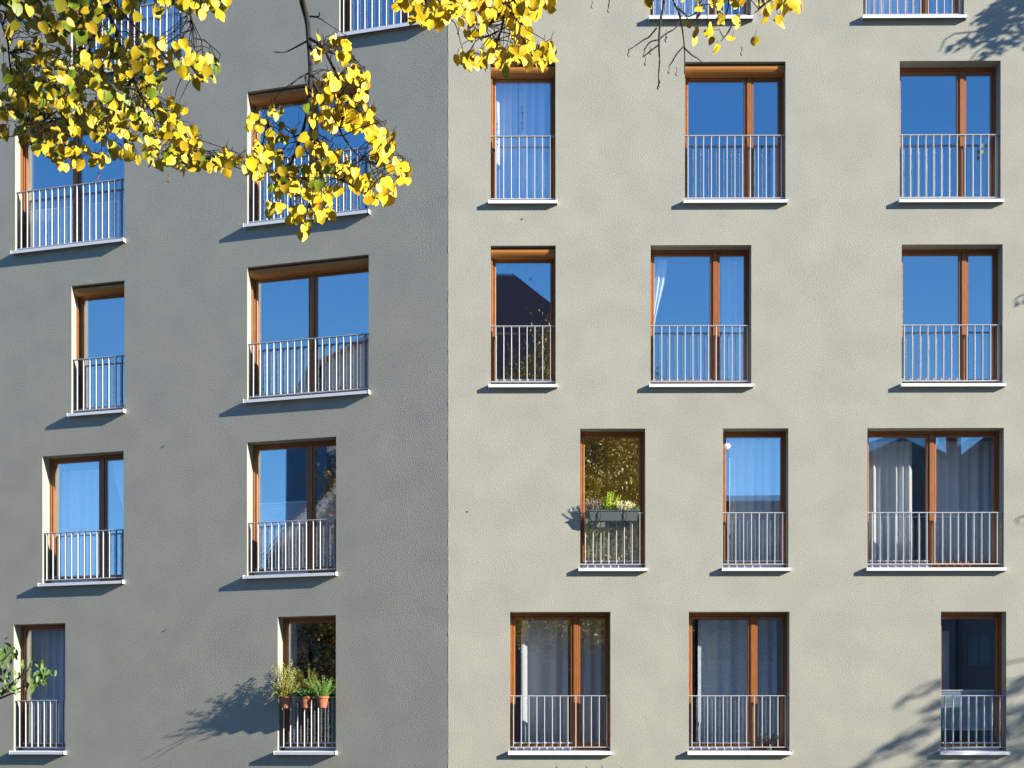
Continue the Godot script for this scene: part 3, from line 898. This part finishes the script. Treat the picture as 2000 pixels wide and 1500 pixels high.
	var areas := [
		[45, 30, 70, 45, 0, 34, 6.3, "L", 1.1], [150, 25, 55, 40, 0, 30, 6.2, "L", 1.15], [120, 55, 60, 30, 0, 20, 6.2, "L", 1.3],
		[40, 120, 55, 50, 0, 16, 6.6, "G", 1.0], [90, 105, 50, 30, 0.3, 16, 6.5, "G", 1.0], [205, 60, 45, 40, 0, 18, 6.5, "G", 1.0], [200, 20, 60, 25, 0, 16, 6.4, "G", 1.0], [285, 20, 50, 20, 0, 16, 6.3, "G", 1.0],
		[30, 150, 35, 20, 0, 12, 6.6, "G", 1.0], [75, 160, 55, 40, 0.3, 26, 6.5, "G", 1.0], [110, 165, 40, 50, 0, 20, 6.5, "G", 1.0], [160, 145, 45, 35, 0, 26, 6.4, "G", 1.0], [215, 135, 45, 40, 0, 28, 6.4, "G", 1.0], [270, 120, 50, 35, 0.3, 24, 6.3, "G", 1.05],
		[310, 110, 45, 28, 0.3, 18, 6.3, "G", 1.1], [390, 140, 40, 28, 0.1, 24, 6.2, "G", 1.05], [355, 95, 20, 14, 0, 6, 6.2, "G", 1.0],
		[40, 215, 55, 30, 0, 32, 6.6, "G", 1.0], [110, 215, 60, 35, 0, 36, 6.5, "G", 1.0], [185, 200, 55, 40, 0, 34, 6.4, "G", 1.0], [250, 190, 50, 40, 0, 28, 6.4, "G", 1.0], [290, 165, 30, 30, 0, 12, 6.4, "G", 1.0],
		[335, 225, 38, 24, 0.5, 20, 6.3, "Y", 0.95], [230, 255, 60, 35, 0, 34, 6.4, "G", 1.0], [300, 250, 45, 35, 0.3, 28, 6.3, "G", 1.0], [350, 270, 50, 28, 0.5, 28, 6.3, "Y", 0.95], [150, 255, 60, 35, 0, 30, 6.4, "G", 1.0], [80, 270, 50, 22, 0.2, 26, 6.5, "G", 1.0], [8, 268, 14, 10, 0, 4, 6.5, "G", 1.0],
		[140, 310, 35, 26, 0, 20, 6.4, "Y", 1.0], [105, 290, 40, 18, 0, 14, 6.4, "G", 1.0], [195, 322, 18, 14, 0, 7, 6.3, "Y", 0.95], [240, 300, 22, 16, 0, 8, 6.3, "G", 1.0], [320, 310, 40, 26, 0.3, 24, 6.3, "G", 1.0], [375, 320, 45, 22, 0.1, 26, 6.3, "G", 1.0], [440, 325, 32, 16, 0.1, 12, 6.3, "Y", 1.0], [450, 305, 14, 8, 0, 3, 6.3, "Y", 1.0], [272, 318, 8, 8, 0, 2, 6.3, "L", 1.0],
		[395, 15, 50, 18, 0, 20, 6.2, "G", 1.05], [430, 20, 22, 24, 0.4, 9, 6.1, "Y", 1.15], [345, 8, 25, 12, 0, 8, 6.2, "G", 1.0],
		[655, 98, 42, 18, 0.4, 12, 6.1, "Y", 1.0], [620, 118, 12, 16, 0, 4, 6.1, "Y", 1.0], [685, 120, 14, 36, -0.2, 12, 6.0, "Y", 0.95], [665, 160, 50, 14, -0.1, 15, 6.1, "Y", 1.0], [708, 175, 14, 26, 0, 10, 6.0, "Y", 0.95], [640, 178, 30, 14, 0, 7, 6.1, "Y", 1.0],
		[650, 215, 34, 26, 0.3, 28, 6.0, "Y", 1.0], [700, 225, 30, 30, 0.7, 20, 6.0, "Y", 1.0], [725, 260, 40, 17, 0.8, 34, 5.9, "Y", 1.0], [755, 285, 18, 26, -0.1, 18, 5.9, "Y", 0.95], [640, 245, 40, 14, 0, 10, 6.0, "Y", 1.0], [690, 250, 26, 18, 0.3, 14, 6.0, "Y", 1.0],
		[545, 218, 22, 20, 0.6, 6, 6.1, "G", 1.0], [500, 245, 20, 20, 0, 9, 6.1, "G", 1.0], [608, 205, 12, 30, 0, 4, 6.0, "G", 1.0], [540, 270, 22, 26, 0.2, 9, 6.1, "G", 0.95], [580, 255, 12, 10, 0, 2, 6.1, "G", 1.0],
		[515, 300, 25, 30, 0, 12, 6.1, "Y", 1.0], [495, 335, 30, 22, 0, 14, 6.1, "Y", 1.05], [535, 330, 26, 26, 0, 12, 6.1, "G", 1.0], [565, 350, 26, 22, 0, 12, 6.1, "G", 1.0], [545, 375, 26, 18, 0, 10, 6.1, "G", 1.0],
		[615, 290, 30, 24, 0, 14, 6.0, "Y", 0.95], [640, 310, 26, 24, 0, 14, 6.0, "Y", 0.95], [625, 345, 30, 26, 0, 20, 6.0, "G", 1.0], [660, 330, 30, 22, 0.3, 18, 6.0, "Y", 1.0], [690, 350, 34, 18, 0.6, 20, 5.9, "Y", 1.0], [595, 375, 30, 22, 0, 20, 6.0, "Y", 1.0], [620, 395, 26, 22, 0, 14, 6.0, "Y", 1.0], [655, 375, 12, 14, 0, 5, 6.0, "Y", 1.0],
		[535, 412, 17, 12, 0, 9, 6.1, "G", 1.0], [575, 430, 24, 18, -0.3, 14, 6.0, "Y", 1.0], [630, 420, 20, 22, 0.2, 11, 6.0, "Y", 1.0], [598, 455, 11, 16, 0, 6, 6.0, "Y", 1.0], [590, 425, 10, 10, 0, 3, 6.0, "Y", 1.0],
		[770, 325, 28, 12, 0.3, 11, 5.9, "Y", 1.0], [790, 345, 12, 20, 0, 9, 5.9, "Y", 1.0], [735, 365, 24, 14, 0, 9, 5.9, "Y", 1.0], [760, 380, 14, 20, 0, 9, 5.9, "Y", 1.0], [735, 398, 22, 11, 0.2, 8, 5.9, "Y", 1.0], [745, 310, 12, 8, 0, 3, 5.9, "Y", 1.0],
		[800, 12, 30, 22, 0.3, 18, 6.3, "Y", 1.05], [845, 22, 40, 30, 0, 34, 6.2, "Y", 1.05], [905, 15, 40, 22, 0, 28, 6.3, "Y", 1.0], [880, 38, 34, 22, 0, 18, 6.2, "Y", 1.05], [945, 30, 38, 22, 0, 22, 6.2, "Y", 1.05], [830, 48, 22, 10, 0, 6, 6.2, "Y", 1.1], [975, 12, 40, 22, 0, 26, 6.2, "Y", 1.0],
		[1020, 15, 40, 26, 0, 36, 6.1, "Y", 1.05], [1055, 20, 20, 22, 0, 14, 6.1, "Y", 1.0], [1072, 4, 10, 10, 0, 4, 6.1, "Y", 1.0], [1000, 45, 18, 24, 0, 14, 6.2, "Y", 1.0], [1015, 55, 18, 36, -0.1, 26, 6.1, "Y", 1.0], [1022, 95, 16, 36, 0.1, 28, 6.1, "Y", 1.0],
		[925, 75, 20, 26, 0.6, 10, 6.2, "Y", 1.0], [915, 122, 24, 14, 0.2, 12, 6.2, "Y", 1.0], [960, 118, 26, 20, 0, 18, 6.2, "Y", 1.0], [965, 100, 14, 18, 0, 8, 6.2, "Y", 0.95], [995, 120, 30, 20, 0, 20, 6.1, "Y", 1.0], [1055, 105, 30, 14, 0.1, 16, 6.1, "Y", 0.95], [1065, 120, 18, 12, 0, 6, 6.1, "Y", 1.0], [985, 142, 12, 14, 0, 3, 6.1, "G", 1.0], [1045, 128, 20, 14, 0, 8, 6.1, "Y", 1.0], [1080, 95, 6, 10, 0, 3, 6.1, "Y", 0.8],
		[1262, 8, 10, 7, 0, 3, 6.4, "G", 1.15], [1372, 24, 12, 10, 0, 3, 6.3, "Y", 0.95], [1368, 4, 8, 6, 0, 1, 6.3, "G", 1.0], [1402, 14, 16, 12, 0, 6, 6.3, "Y", 1.0], [1345, 12, 12, 4, 0, 1, 6.3, "Y", 0.8], [1365, 40, 8, 5, 0, 1, 6.3, "G", 1.05], [1410, 42, 8, 7, 0, 3, 6.3, "G", 1.1], [1445, 45, 8, 12, 0, 3, 6.3, "Y", 1.0], [1370, 68, 10, 14, 0.5, 3, 6.3, "Y", 0.9], [1390, 70, 10, 14, 0.4, 4, 6.3, "Y", 0.95], [1358, 80, 5, 5, 0, 1, 6.3, "Y", 1.0], [1388, 84, 6, 5, 0, 2, 6.3, "Y", 0.95], [1402, 96, 3, 3, 0, 1, 6.2, "Y", 1.05], [1432, 86, 4, 4, 0, 1, 6.2, "Y", 1.15], [1474, 84, 3, 3, 0, 1, 6.2, "Y", 1.1],
		[1442, 10, 16, 10, 0, 5, 6.3, "Y", 1.0], [1490, 22, 16, 12, 0, 5, 6.3, "Y", 0.95], [1503, 42, 8, 6, 0, 2, 6.2, "Y", 1.0], [1520, 40, 9, 7, 0, 3, 6.2, "Y", 1.05], [1535, 22, 12, 10, 0, 4, 6.2, "Y", 1.1], [1555, 10, 16, 12, 0, 8, 6.2, "Y", 1.05], [1500, 4, 30, 6, 0, 5, 6.3, "Y", 0.9], [1420, -10, 60, 12, 0, 8, 6.3, "Y", 1.0], [1345, 55, 8, 10, 0.6, 2, 6.3, "G", 0.9],
	]
	var meshes := []
	for k in 5:
		meshes.append(leaf_mesh([0.12, -0.1, 0.22, 0.05, -0.2][k], [0.12, 0.22, -0.1, 0.3, 0.18][k], [1.0, 0.92, 0.96, 0.85, 1.02][k]))
	var mats := {}
	for key in tone_sets:
		mats[key] = []
		for c in tone_sets[key]:
			for v in 2:
				mats[key].append(leaf_material(c * (0.92 if v else 1.08), 1.45))
	var hung := []
	var twigs := begin()
	for a in areas:
		var n_here: int = int(a[5] * (1.6 if a[0] < 480 else 1.25))
		for i in n_here:
			var rr := sqrt(rng.randf())
			var an := rng.randf() * TAU
			var e := Vector2(cos(an) * a[2], sin(an) * a[3]).rotated(a[4]) * rr
			var z: float = a[6] + rng.randfn(0.0, 0.33)
			var p := at(a[0] + e.x, a[1] + e.y - 12.0, z)
			var size: float = 0.0435 * a[8] * rng.randf_range(0.72, 1.15)
			var b := leaf_basis(size)
			hung.append([Transform3D(b, p), a[7], rng.randi(), z])
			# leaf stalk, and for some a twig to the nearest branch
			var stalk := p + Vector3(rng.randf_range(-0.015, 0.015), rng.randf_range(0.02, 0.04), rng.randf_range(-0.015, 0.01))
			tube(twigs, [p, stalk], 0.0011, 0.0014, 3)
			if rng.randf() < 0.34:
				var best := Vector3.ZERO
				var bd := 1e9
				for line in bands:
					for k in range(0, line.size(), 2):
						var dd: float = line[k].distance_to(stalk) + maxf(0.0, stalk.y - line[k].y) * 0.5
						if dd < bd:
							bd = dd
							best = line[k]
				if bd < 0.32:
					var mid := stalk.lerp(best, 0.5) + Vector3(rng.randf_range(-0.02, 0.02), rng.randf_range(0.0, 0.035), 0)
					tube(twigs, [best, best.lerp(mid, 0.6) + Vector3(rng.randf_range(-0.01, 0.01), 0.008, 0), mid, stalk], 0.0028, 0.0015, 4)
	var tw := put("twigs", twigs.commit(), M.bark, t)
	tw.set_meta("kind", "stuff")
	hung.sort_custom(func(x, y): return x[3] < y[3])
	var rest := []
	for k in hung.size():
		var hgt: Array = hung[k]
		if k < 300:
			var o := put("leaf", meshes[hgt[2] % 5], mats[hgt[1]][(hgt[2] / 7) % mats[hgt[1]].size()], t)
			o.transform = hgt[0]
		else:
			rest.append([hgt[0], tint(tone_sets[hgt[1]])])
	var lm := leaf_material(Color(1, 1, 1), 1.45)
	lm.vertex_color_use_as_albedo = true
	for k in 3:
		var part := []
		for i in range(k, rest.size(), 3): part.append(rest[i])
		foliage(t, part, meshes[k], lm)
	# dry fruits on the bare twigs
	var dry := plain(srgb(0.16, 0.07, 0.04), 0.8)
	for f in [[1227, 100], [1260, 118], [1258, 100], [1270, 96], [1300, 72], [1302, 64], [1306, 134], [1321, 138], [1287, 160], [1285, 165], [1448, 98], [1188, 14], [1156, 6], [895, 58], [380, 105], [192, 342], [328, 346]]:
		var st := begin()
		var p := at(f[0], f[1], 6.35)
		tube(st, [p + Vector3(0, 0.014, 0), p + Vector3(0.004, 0, 0), p + Vector3(-0.004, -0.016, 0)], 0.0016, 0.003, 5)
		tube(st, [p + Vector3(-0.004, -0.017, 0), p + Vector3(0.003, -0.026, 0)], 0.0035, 0.002, 5)
		put("dry_fruit", st.commit(), dry, t)
	# the crown overhead, clear of the view below it
	var items := []
	crown(items, Vector3(-1.8, 8.6, -3.4), Vector3(4.3, 3.0, 3.7), 170, 130, 0.07, Y + G, true)
	crown(items, Vector3(-0.55, 5.75, -5.45), Vector3(0.75, 0.42, 0.7), 12, 28, 0.06, G, true, 0.0)  # this and the next: unseen leaf clumps added to shade the left leaves
	crown(items, Vector3(-1.5, 6.1, -6.2), Vector3(1.4, 0.5, 0.6), 14, 28, 0.06, G, true, 0.0)
	foliage(t, items, leaf_mesh(0.1, 0.15, 1.0, false), lm)

func make_green_tree() -> void:
	var t := base("green_leaved_tree")
	tag(t, "green-leaved tree at the left edge with a branch tip before the lowest left window", "tree")
	stem(t, "trunk", [Vector3(-6.4, -0.1, -11.2), Vector3(-6.3, 1.0, -11.2), Vector3(-6.4, 2.4, -11.3), Vector3(-6.2, 3.6, -11.2)], 0.09, 0.03, 9)
	var lines := [[[-420, 1430], [-200, 1380], [-60, 1362], [10, 1352], [50, 1340], [85, 1322], [110, 1312]], [[-300, 1400], [-120, 1345], [-30, 1310], [5, 1290], [22, 1272]], [[10, 1352], [30, 1330], [52, 1312], [58, 1300]], [[-60, 1362], [-10, 1366], [20, 1356], [45, 1350]]]
	for l in lines:
		var pts := []
		for q in l: pts.append(at(q[0], q[1], 11.0))
		if l[0][0] < -250: pts.push_front(Vector3(-6.35, pts[0].y - 0.3, -11.2))
		stem(t, "branch", pts, 0.014, 0.004, 5)
	var greens := [Color(0.06, 0.115, 0.022), Color(0.085, 0.14, 0.03), Color(0.045, 0.095, 0.016), Color(0.13, 0.16, 0.04)]
	var mats := []
	for c in greens: mats.append(leaf_material(c, 0.7))
	var mesh := leaf_mesh(0.3, 0.35, 0.56)
	for a in [[18, 1275, 18, 12, 9], [5, 1300, 22, 22, 14], [22, 1325, 18, 14, 8], [48, 1305, 12, 10, 6], [60, 1332, 32, 14, 14], [90, 1318, 22, 9, 10], [75, 1300, 12, 7, 4], [15, 1352, 22, 10, 10], [55, 1350, 14, 10, 5], [-20, 1330, 30, 40, 20]]:
		for i in int(a[4] * 1.35):
			var an := rng.randf() * TAU
			var rr := sqrt(rng.randf())
			var o := put("leaf", mesh, mats[rng.randi() % 4], t)
			o.transform = Transform3D(leaf_basis(0.06 * rng.randf_range(0.7, 1.15)), at(a[0] + cos(an) * a[2] * rr, a[1] + sin(an) * a[3] * rr - 8.0, 11.0 + rng.randfn(0.0, 0.15)))
	var items := []
	crown(items, Vector3(-6.6, 3.2, -11.2), Vector3(1.3, 1.2, 1.3), 40, 45, 0.08, greens, true)
	var lm := leaf_material(Color(1, 1, 1), 0.7)
	lm.vertex_color_use_as_albedo = true
	foliage(t, items, mesh, lm)

# the tree that throws its shade on the right edge of the facade
func make_shade_tree() -> void:
	var t := base("street_tree")
	var root := Vector3(22.0, 0, -17.6)
	tag(t, "tall street tree whose branch shadows fall on the right edge of the facade", "tree")
	stem(t, "trunk", [root + Vector3(0, -0.1, 0), root + Vector3(0.1, 5, 0), root + Vector3(0, 11, 0.1), root + Vector3(-0.2, 17, 0)], 0.25, 0.05, 10)
	var tones := [Color(0.33, 0.24, 0.014), Color(0.28, 0.2, 0.014), Color(0.17, 0.17, 0.014)]
	var items := []
	crown(items, root + Vector3(0, 12.0, 0), Vector3(2.6, 5.5, 2.0), 80, 60, 0.075, tones)
	# boughs: [point on the wall that is shaded u, v, distance back along the sunlight, length and thickness of the spray, leaves]
	for s in [[2010, -10, 4.0, 1.5, 0.34, 230], [1985, 25, 3.6, 1.0, 0.26, 110], [1940, 60, 3.8, 1.0, 0.07, 60], [1975, 70, 4.0, 0.8, 0.14, 90], [1960, 12, 3.4, 0.9, 0.14, 90], [1870, 82, 3.6, 0.6, 0.02, 16], [1930, 105, 4.2, 0.8, 0.03, 26],
			[2010, 1395, 10.5, 1.6, 0.30, 240], [1975, 1345, 10.0, 0.9, 0.08, 60], [2020, 1460, 11.0, 1.8, 0.26, 190], [1800, 1352, 10.5, 0.95, 0.05, 34], [1840, 1372, 10.8, 0.6, 0.03, 34], [1790, 1428, 11.0, 1.3, 0.09, 60], [1735, 1470, 11.2, 1.5, 0.09, 54], [1860, 1440, 10.6, 1.2, 0.14, 80], [1900, 1490, 11.0, 1.7, 0.2, 130], [1790, 1505, 11.0, 1.4, 0.16, 90], [2004, 588, 4.5, 0.4, 0.012, 7], [2006, 1018, 5.0, 0.3, 0.002, 1]]:
		var z := 20.66
		var hit := at(s[0], s[1], z)
		var c: Vector3 = hit + SUN * s[2]
		var along := Vector3(0.80, 0.42, 0.0).normalized()
		var tip: Vector3 = c - along * s[3] * 0.5
		var back: Vector3 = c + along * s[3] * 0.6
		stem(t, "branch", [Vector3(root.x - 0.1, clampf(back.y - 0.6, 1.5, 16.0), root.z), back.lerp(root + Vector3(0, back.y, 0), 0.4) + Vector3(0, 0.15, 0), back, tip], 0.03, 0.004, 5)
		for i in s[5]:
			var f := rng.randf() - 0.5
			var w: float = s[4] * (0.4 + 1.2 * (f + 0.5))
			var p: Vector3 = c + along * f * s[3] + Vector3(rng.randfn() * 0.04, rng.randfn() * w * 0.6, rng.randfn() * w * 0.25)
			items.append([Transform3D(leaf_basis(0.07 * rng.randf_range(0.7, 1.2), 2.0).rotated(Vector3.UP, rng.randf() * TAU), p), tint(tones)])
	var lm := leaf_material(Color(1, 1, 1), 0.7)
	lm.vertex_color_use_as_albedo = true
	foliage(t, items, leaf_mesh(0.1, 0.15, 1.0, false), lm)

func make_shrubs() -> void:
	for f in [[2, 1.25, 30, "low shrub under the right facade whose bare tips just reach the picture"], [-3.2, 0.25, 6, "small shrub below the clay pots with one pale tip in the picture"]]:
		var o := base("shrub")
		o.position = Vector3(f[0] - 0.9 if f[0] > 0 else f[0], 0, -20.2 if f[0] > 0 else -20.9)
		tag(o, f[3], "shrub")
		var st := begin()
		for k in f[2]:
			var x: float = rng.randf_range(-f[1], f[1])
			var top: float = 1.33 + rng.randf_range(-0.45, 0.06)
			sprigs(st, Vector3(x, 0, rng.randf_range(-0.2, 0.2)), 0.03, 1, top * 0.96, top, 0.05, 0.03)
		put("stems", st.commit(), leaf_material(Color(0.10, 0.09, 0.04), 0.3), o)

# ---------------------------------------------------------------- across the street
func make_house(label: String, pos: Vector3, turn: float, w: float, d: float, eave: float, ridge: float, style: String, wall_c: Color, roof_c: Color, cols: int, rows: int, trim := false) -> void:
	var h := base("house")
	h.position = pos
	h.rotation.y = turn
	tag(h, label, "house", "houses across the street")
	var wm := plain(wall_c.linear_to_srgb(), 0.9)
	var rm := plain(roof_c.linear_to_srgb(), 0.85)
	rm.albedo_texture = noise_tex(noise(71, 0.06, 3), 128, Color(0.7, 0.7, 0.7), Color(1, 1, 1))
	rm.uv1_triplanar = true
	var st := begin()
	var a := Vector3(-w / 2, -0.1, 0)
	var b := Vector3(w / 2, -0.1, 0)
	var c := Vector3(w / 2, -0.1, -d)
	var e := Vector3(-w / 2, -0.1, -d)
	var up := Vector3(0, eave + 0.1, 0)
	quad(st, a, b, b + up, a + up, Vector3.BACK)
	quad(st, b, c, c + up, b + up, Vector3.RIGHT)
	quad(st, c, e, e + up, c + up, Vector3.FORWARD)
	quad(st, e, a, a + up, e + up, Vector3.LEFT)
	if style == "gable":
		tri(st, a + up, b + up, Vector3(0, ridge, 0), Vector3.BACK)
		tri(st, c + up, e + up, Vector3(0, ridge, -d), Vector3.FORWARD)
	put("wall", st.commit(), wm, h)
	st = begin()
	var o := 0.35
	if style == "flat":
		box(st, Vector3(-w / 2 - 0.1, eave, -d - 0.1), Vector3(w / 2 + 0.1, ridge, 0.1), 0.03)
	elif style == "gable":
		for s in [-1.0, 1.0]:
			var lo := Vector3(s * (w / 2 + o), eave - o * (ridge - eave) / (w / 2), 0)
			var n := Vector3(s * (ridge - eave), w / 2, 0).normalized()
			for k in [0.0, 0.14]:
				quad(st, lo + n * k + Vector3(0, 0, o), Vector3(0, ridge, o) + n * k, Vector3(0, ridge, -d - o) + n * k, lo + n * k + Vector3(0, 0, -d - o), n if k > 0 else -n)
			quad(st, lo + Vector3(0, 0, o), Vector3(0, ridge, o), Vector3(0, ridge, o) + n * 0.14, lo + n * 0.14 + Vector3(0, 0, o), Vector3.BACK)
	else:
		var run := minf(d / 2, w / 2 - 2.3)
		var r0 := Vector3(-w / 2 + run + 1.4, ridge, -d / 2)
		var r1 := Vector3(w / 2 - run - 2.9, ridge, -d / 2)
		var q := [Vector3(-w / 2 - o, eave - o, o), Vector3(w / 2 + o, eave - o, o), Vector3(w / 2 + o, eave - o, -d - o), Vector3(-w / 2 - o, eave - o, -d - o)]
		quad(st, q[0], q[1], r1, r0, Vector3(0, 0.6, 0.8))
		tri(st, q[1], q[2], r1, Vector3(0.8, 0.6, 0))
		quad(st, q[2], q[3], r0, r1, Vector3(0, 0.6, -0.8))
		tri(st, q[3], q[0], r0, Vector3(-0.8, 0.6, 0))
		quad(st, q[0], q[1], q[2], q[3], Vector3.DOWN)
	var roof := put("roof", st.commit(), rm, h)
	if style != "flat" and eave < 15.5:
		put("chimney", box_mesh(Vector3(w * 0.22, eave, -d * 0.6), Vector3(w * 0.22 + 0.7, ridge + 0.5, -d * 0.6 + 0.6), 0.02), plain(srgb(0.2, 0.09, 0.06), 0.9), roof)
	if trim:
		for s in [-1.0, 1.0]:
			st = begin()
			var p := Vector3(s * (w / 2 + o), eave - o * (ridge - eave) / (w / 2) - 0.14, o + 0.04)
			var q := Vector3(0, ridge - 0.14, o + 0.04)
			var dir := (q - p).normalized()
			var nn := Vector3(-dir.y, dir.x, 0) * 0.16
			quad(st, p - nn, p + nn, q + nn, q - nn, Vector3.BACK)
			quad(st, p - nn, q - nn, q - nn - Vector3(0, 0, 0.05), p - nn - Vector3(0, 0, 0.05), Vector3.DOWN)
			put("barge_board", st.commit(), M.barge, h)
	for i in cols:
		for j in rows:
			var x := -w / 2 + w * (i + 0.5) / cols
			var y := 1.2 + (eave - 1.2) * (j + 0.18) / rows
			var f := put("window", box_mesh(Vector3(x - 0.55, y, -0.02), Vector3(x + 0.55, y + 1.55, 0.03), 0.01), M.house_frame, h)
			put("pane", box_mesh(Vector3(x - 0.47, y + 0.08, 0.03), Vector3(x - 0.04, y + 1.47, 0.036)), M.house_glass, f)
			put("pane", box_mesh(Vector3(x + 0.04, y + 0.08, 0.03), Vector3(x + 0.47, y + 1.47, 0.036)), M.house_glass, f)

func make_street() -> void:
	var g := PlaneMesh.new()
	g.size = Vector2(900, 900)
	var o := put("ground", g, M.grass)
	tag(o, "grassy ground reaching to the horizon", "", "", "structure")
	var r := put("road", box_mesh(Vector3(-120, -0.2, 0.5), Vector3(120, 0.008, 8.0)), M.asphalt)
	tag(r, "asphalt street between the building and the houses", "", "", "structure")
	for f in [[-18.5, 0.5], [8.0, 14.5]]:
		var p := put("pavement", box_mesh(Vector3(-120, -0.2, f[0]), Vector3(120, 0.13, f[1]), 0.01), M.paving)
		tag(p, "pale paved footway on the building's side of the street" if f[0] < 0 else "pale paved footway before the houses opposite", "", "", "structure")
	var brown := Color(0.17, 0.10, 0.07)
	make_house("tall brown house with a hipped tile roof reflected in the narrow window at the corner", Vector3(-3, 0, 15.0), PI, 20, 12.6, 16.5, 24.3, "hip", Color(0.20, 0.12, 0.09), Color(0.44, 0.15, 0.10), 8, 4)
	make_house("flat-roofed grey house mirrored in the window with the white star", Vector3(10.9, 0, 18.6), PI, 6.5, 10, 12.6, 13.0, "flat", Color(0.20, 0.20, 0.19), Color(0.1, 0.1, 0.1), 3, 3)
	make_house("grey house with a low gable mirrored at the left of the wide window", Vector3(16.9, 0, 18.4), PI, 5.3, 10, 14.6, 15.7, "gable", Color(0.11, 0.11, 0.11), Color(0.12, 0.13, 0.15), 3, 4)
	make_house("steeper gabled house mirrored at the right of the wide window", Vector3(22.3, 0, 18.2), PI, 5.3, 10, 14.8, 17.0, "gable", Color(0.10, 0.09, 0.08), Color(0.12, 0.07, 0.06), 3, 4)
	var turn := atan2(0.75, -0.66)
	make_house("red-roofed house with white barge boards mirrored in the windows above the clay pots", Vector3(-16.8, 0, 2.2), turn, 11.5, 7, 9.2, 15.2, "gable", Color(0.06, 0.045, 0.04), Color(0.22, 0.06, 0.04), 4, 3, true)
	make_house("taller blue-grey gabled house mirrored behind the red-roofed one", Vector3(-19.6, 0, 10.6), turn, 15, 12, 17.7, 22.7, "gable", Color(0.12, 0.155, 0.20), Color(0.13, 0.035, 0.03), 5, 4)
	make_house("low slate-blue house mirrored in the far left windows", Vector3(-30.0, 0, -7.0), turn, 11, 11, 5.2, 8.4, "gable", Color(0.09, 0.13, 0.19), Color(0.10, 0.07, 0.07), 4, 2)

func _ready() -> void:
	rng.seed = 20231
	# camera: level, lens shifted upwards
	var cam := Camera3D.new()
	cam.name = "camera"
	cam.projection = Camera3D.PROJECTION_FRUSTUM
	cam.near = 0.1
	cam.far = 1200.0
	cam.size = 1500.0 / FOCAL * cam.near
	cam.frustum_offset = Vector2(-2.0 / FOCAL, 712.4 / FOCAL) * cam.near
	cam.position = Vector3(0, EYE, 0)
	add_child(cam)
	cam.current = true
	var env := Environment.new()
	env.background_mode = Environment.BG_SKY
	env.tonemap_mode = Environment.TONE_MAPPER_LINEAR
	env.tonemap_exposure = 2.77
	env.sdfgi_enabled = true
	env.ssao_enabled = true
	env.ssil_enabled = true
	var sm := ProceduralSkyMaterial.new()
	sm.sky_top_color = srgb(0.010, 0.085, 0.30)
	sm.sky_horizon_color = srgb(0.21, 0.53, 0.90)
	sm.sky_curve = 0.16
	sm.ground_bottom_color = srgb(0.08, 0.08, 0.07)
	sm.ground_horizon_color = srgb(0.12, 0.14, 0.16)
	sm.sun_angle_max = 4.0
	env.sky = Sky.new()
	env.sky.sky_material = sm
	var we := WorldEnvironment.new()
	we.name = "environment"
	we.environment = env
	add_child(we)
	var sun := DirectionalLight3D.new()
	sun.name = "sun"
	sun.light_color = Color(1.0, 0.97, 0.91)
	sun.light_energy = 1.6
	sun.light_angular_distance = 0.5
	sun.shadow_enabled = true
	sun.look_at_from_position(SUN * 50.0, Vector3.ZERO, Vector3.UP)
	add_child(sun)

	make_materials()
	make_street()
	make_building()
	make_furnishing()
	make_linden()
	make_green_tree()
	make_shade_tree()
	make_big_tree("linden_tree", "yellow linden behind the viewer mirrored in the window with the flower box", Vector3(2.0, 0, 7.0), Vector3(0, 11.0, 0), Vector3(3.6, 6.3, 3.0), 200, 170, 0.095, [Color(0.60, 0.40, 0.02), Color(0.5, 0.33, 0.02), Color(0.38, 0.29, 0.018)])
	make_big_tree("linden_tree", "slim yellow linden left of the picture mirrored above the clay pots", Vector3(-11.3, 0, -8.8), Vector3(0, 6.6, 0), Vector3(1.9, 4.6, 1.7), 100, 130, 0.085, [Color(0.5, 0.30, 0.014), Color(0.42, 0.22, 0.012), Color(0.3, 0.22, 0.014)])
	make_big_tree("small_maple", "low dark-leaved maple left of the picture mirrored behind the clay pots", Vector3(-13.0, 0, -9.9), Vector3(0, 3.4, 0), Vector3(1.7, 2.0, 1.5), 60, 120, 0.085, [Color(0.10, 0.09, 0.012), Color(0.16, 0.11, 0.012), Color(0.06, 0.07, 0.012)])
	make_shrubs()
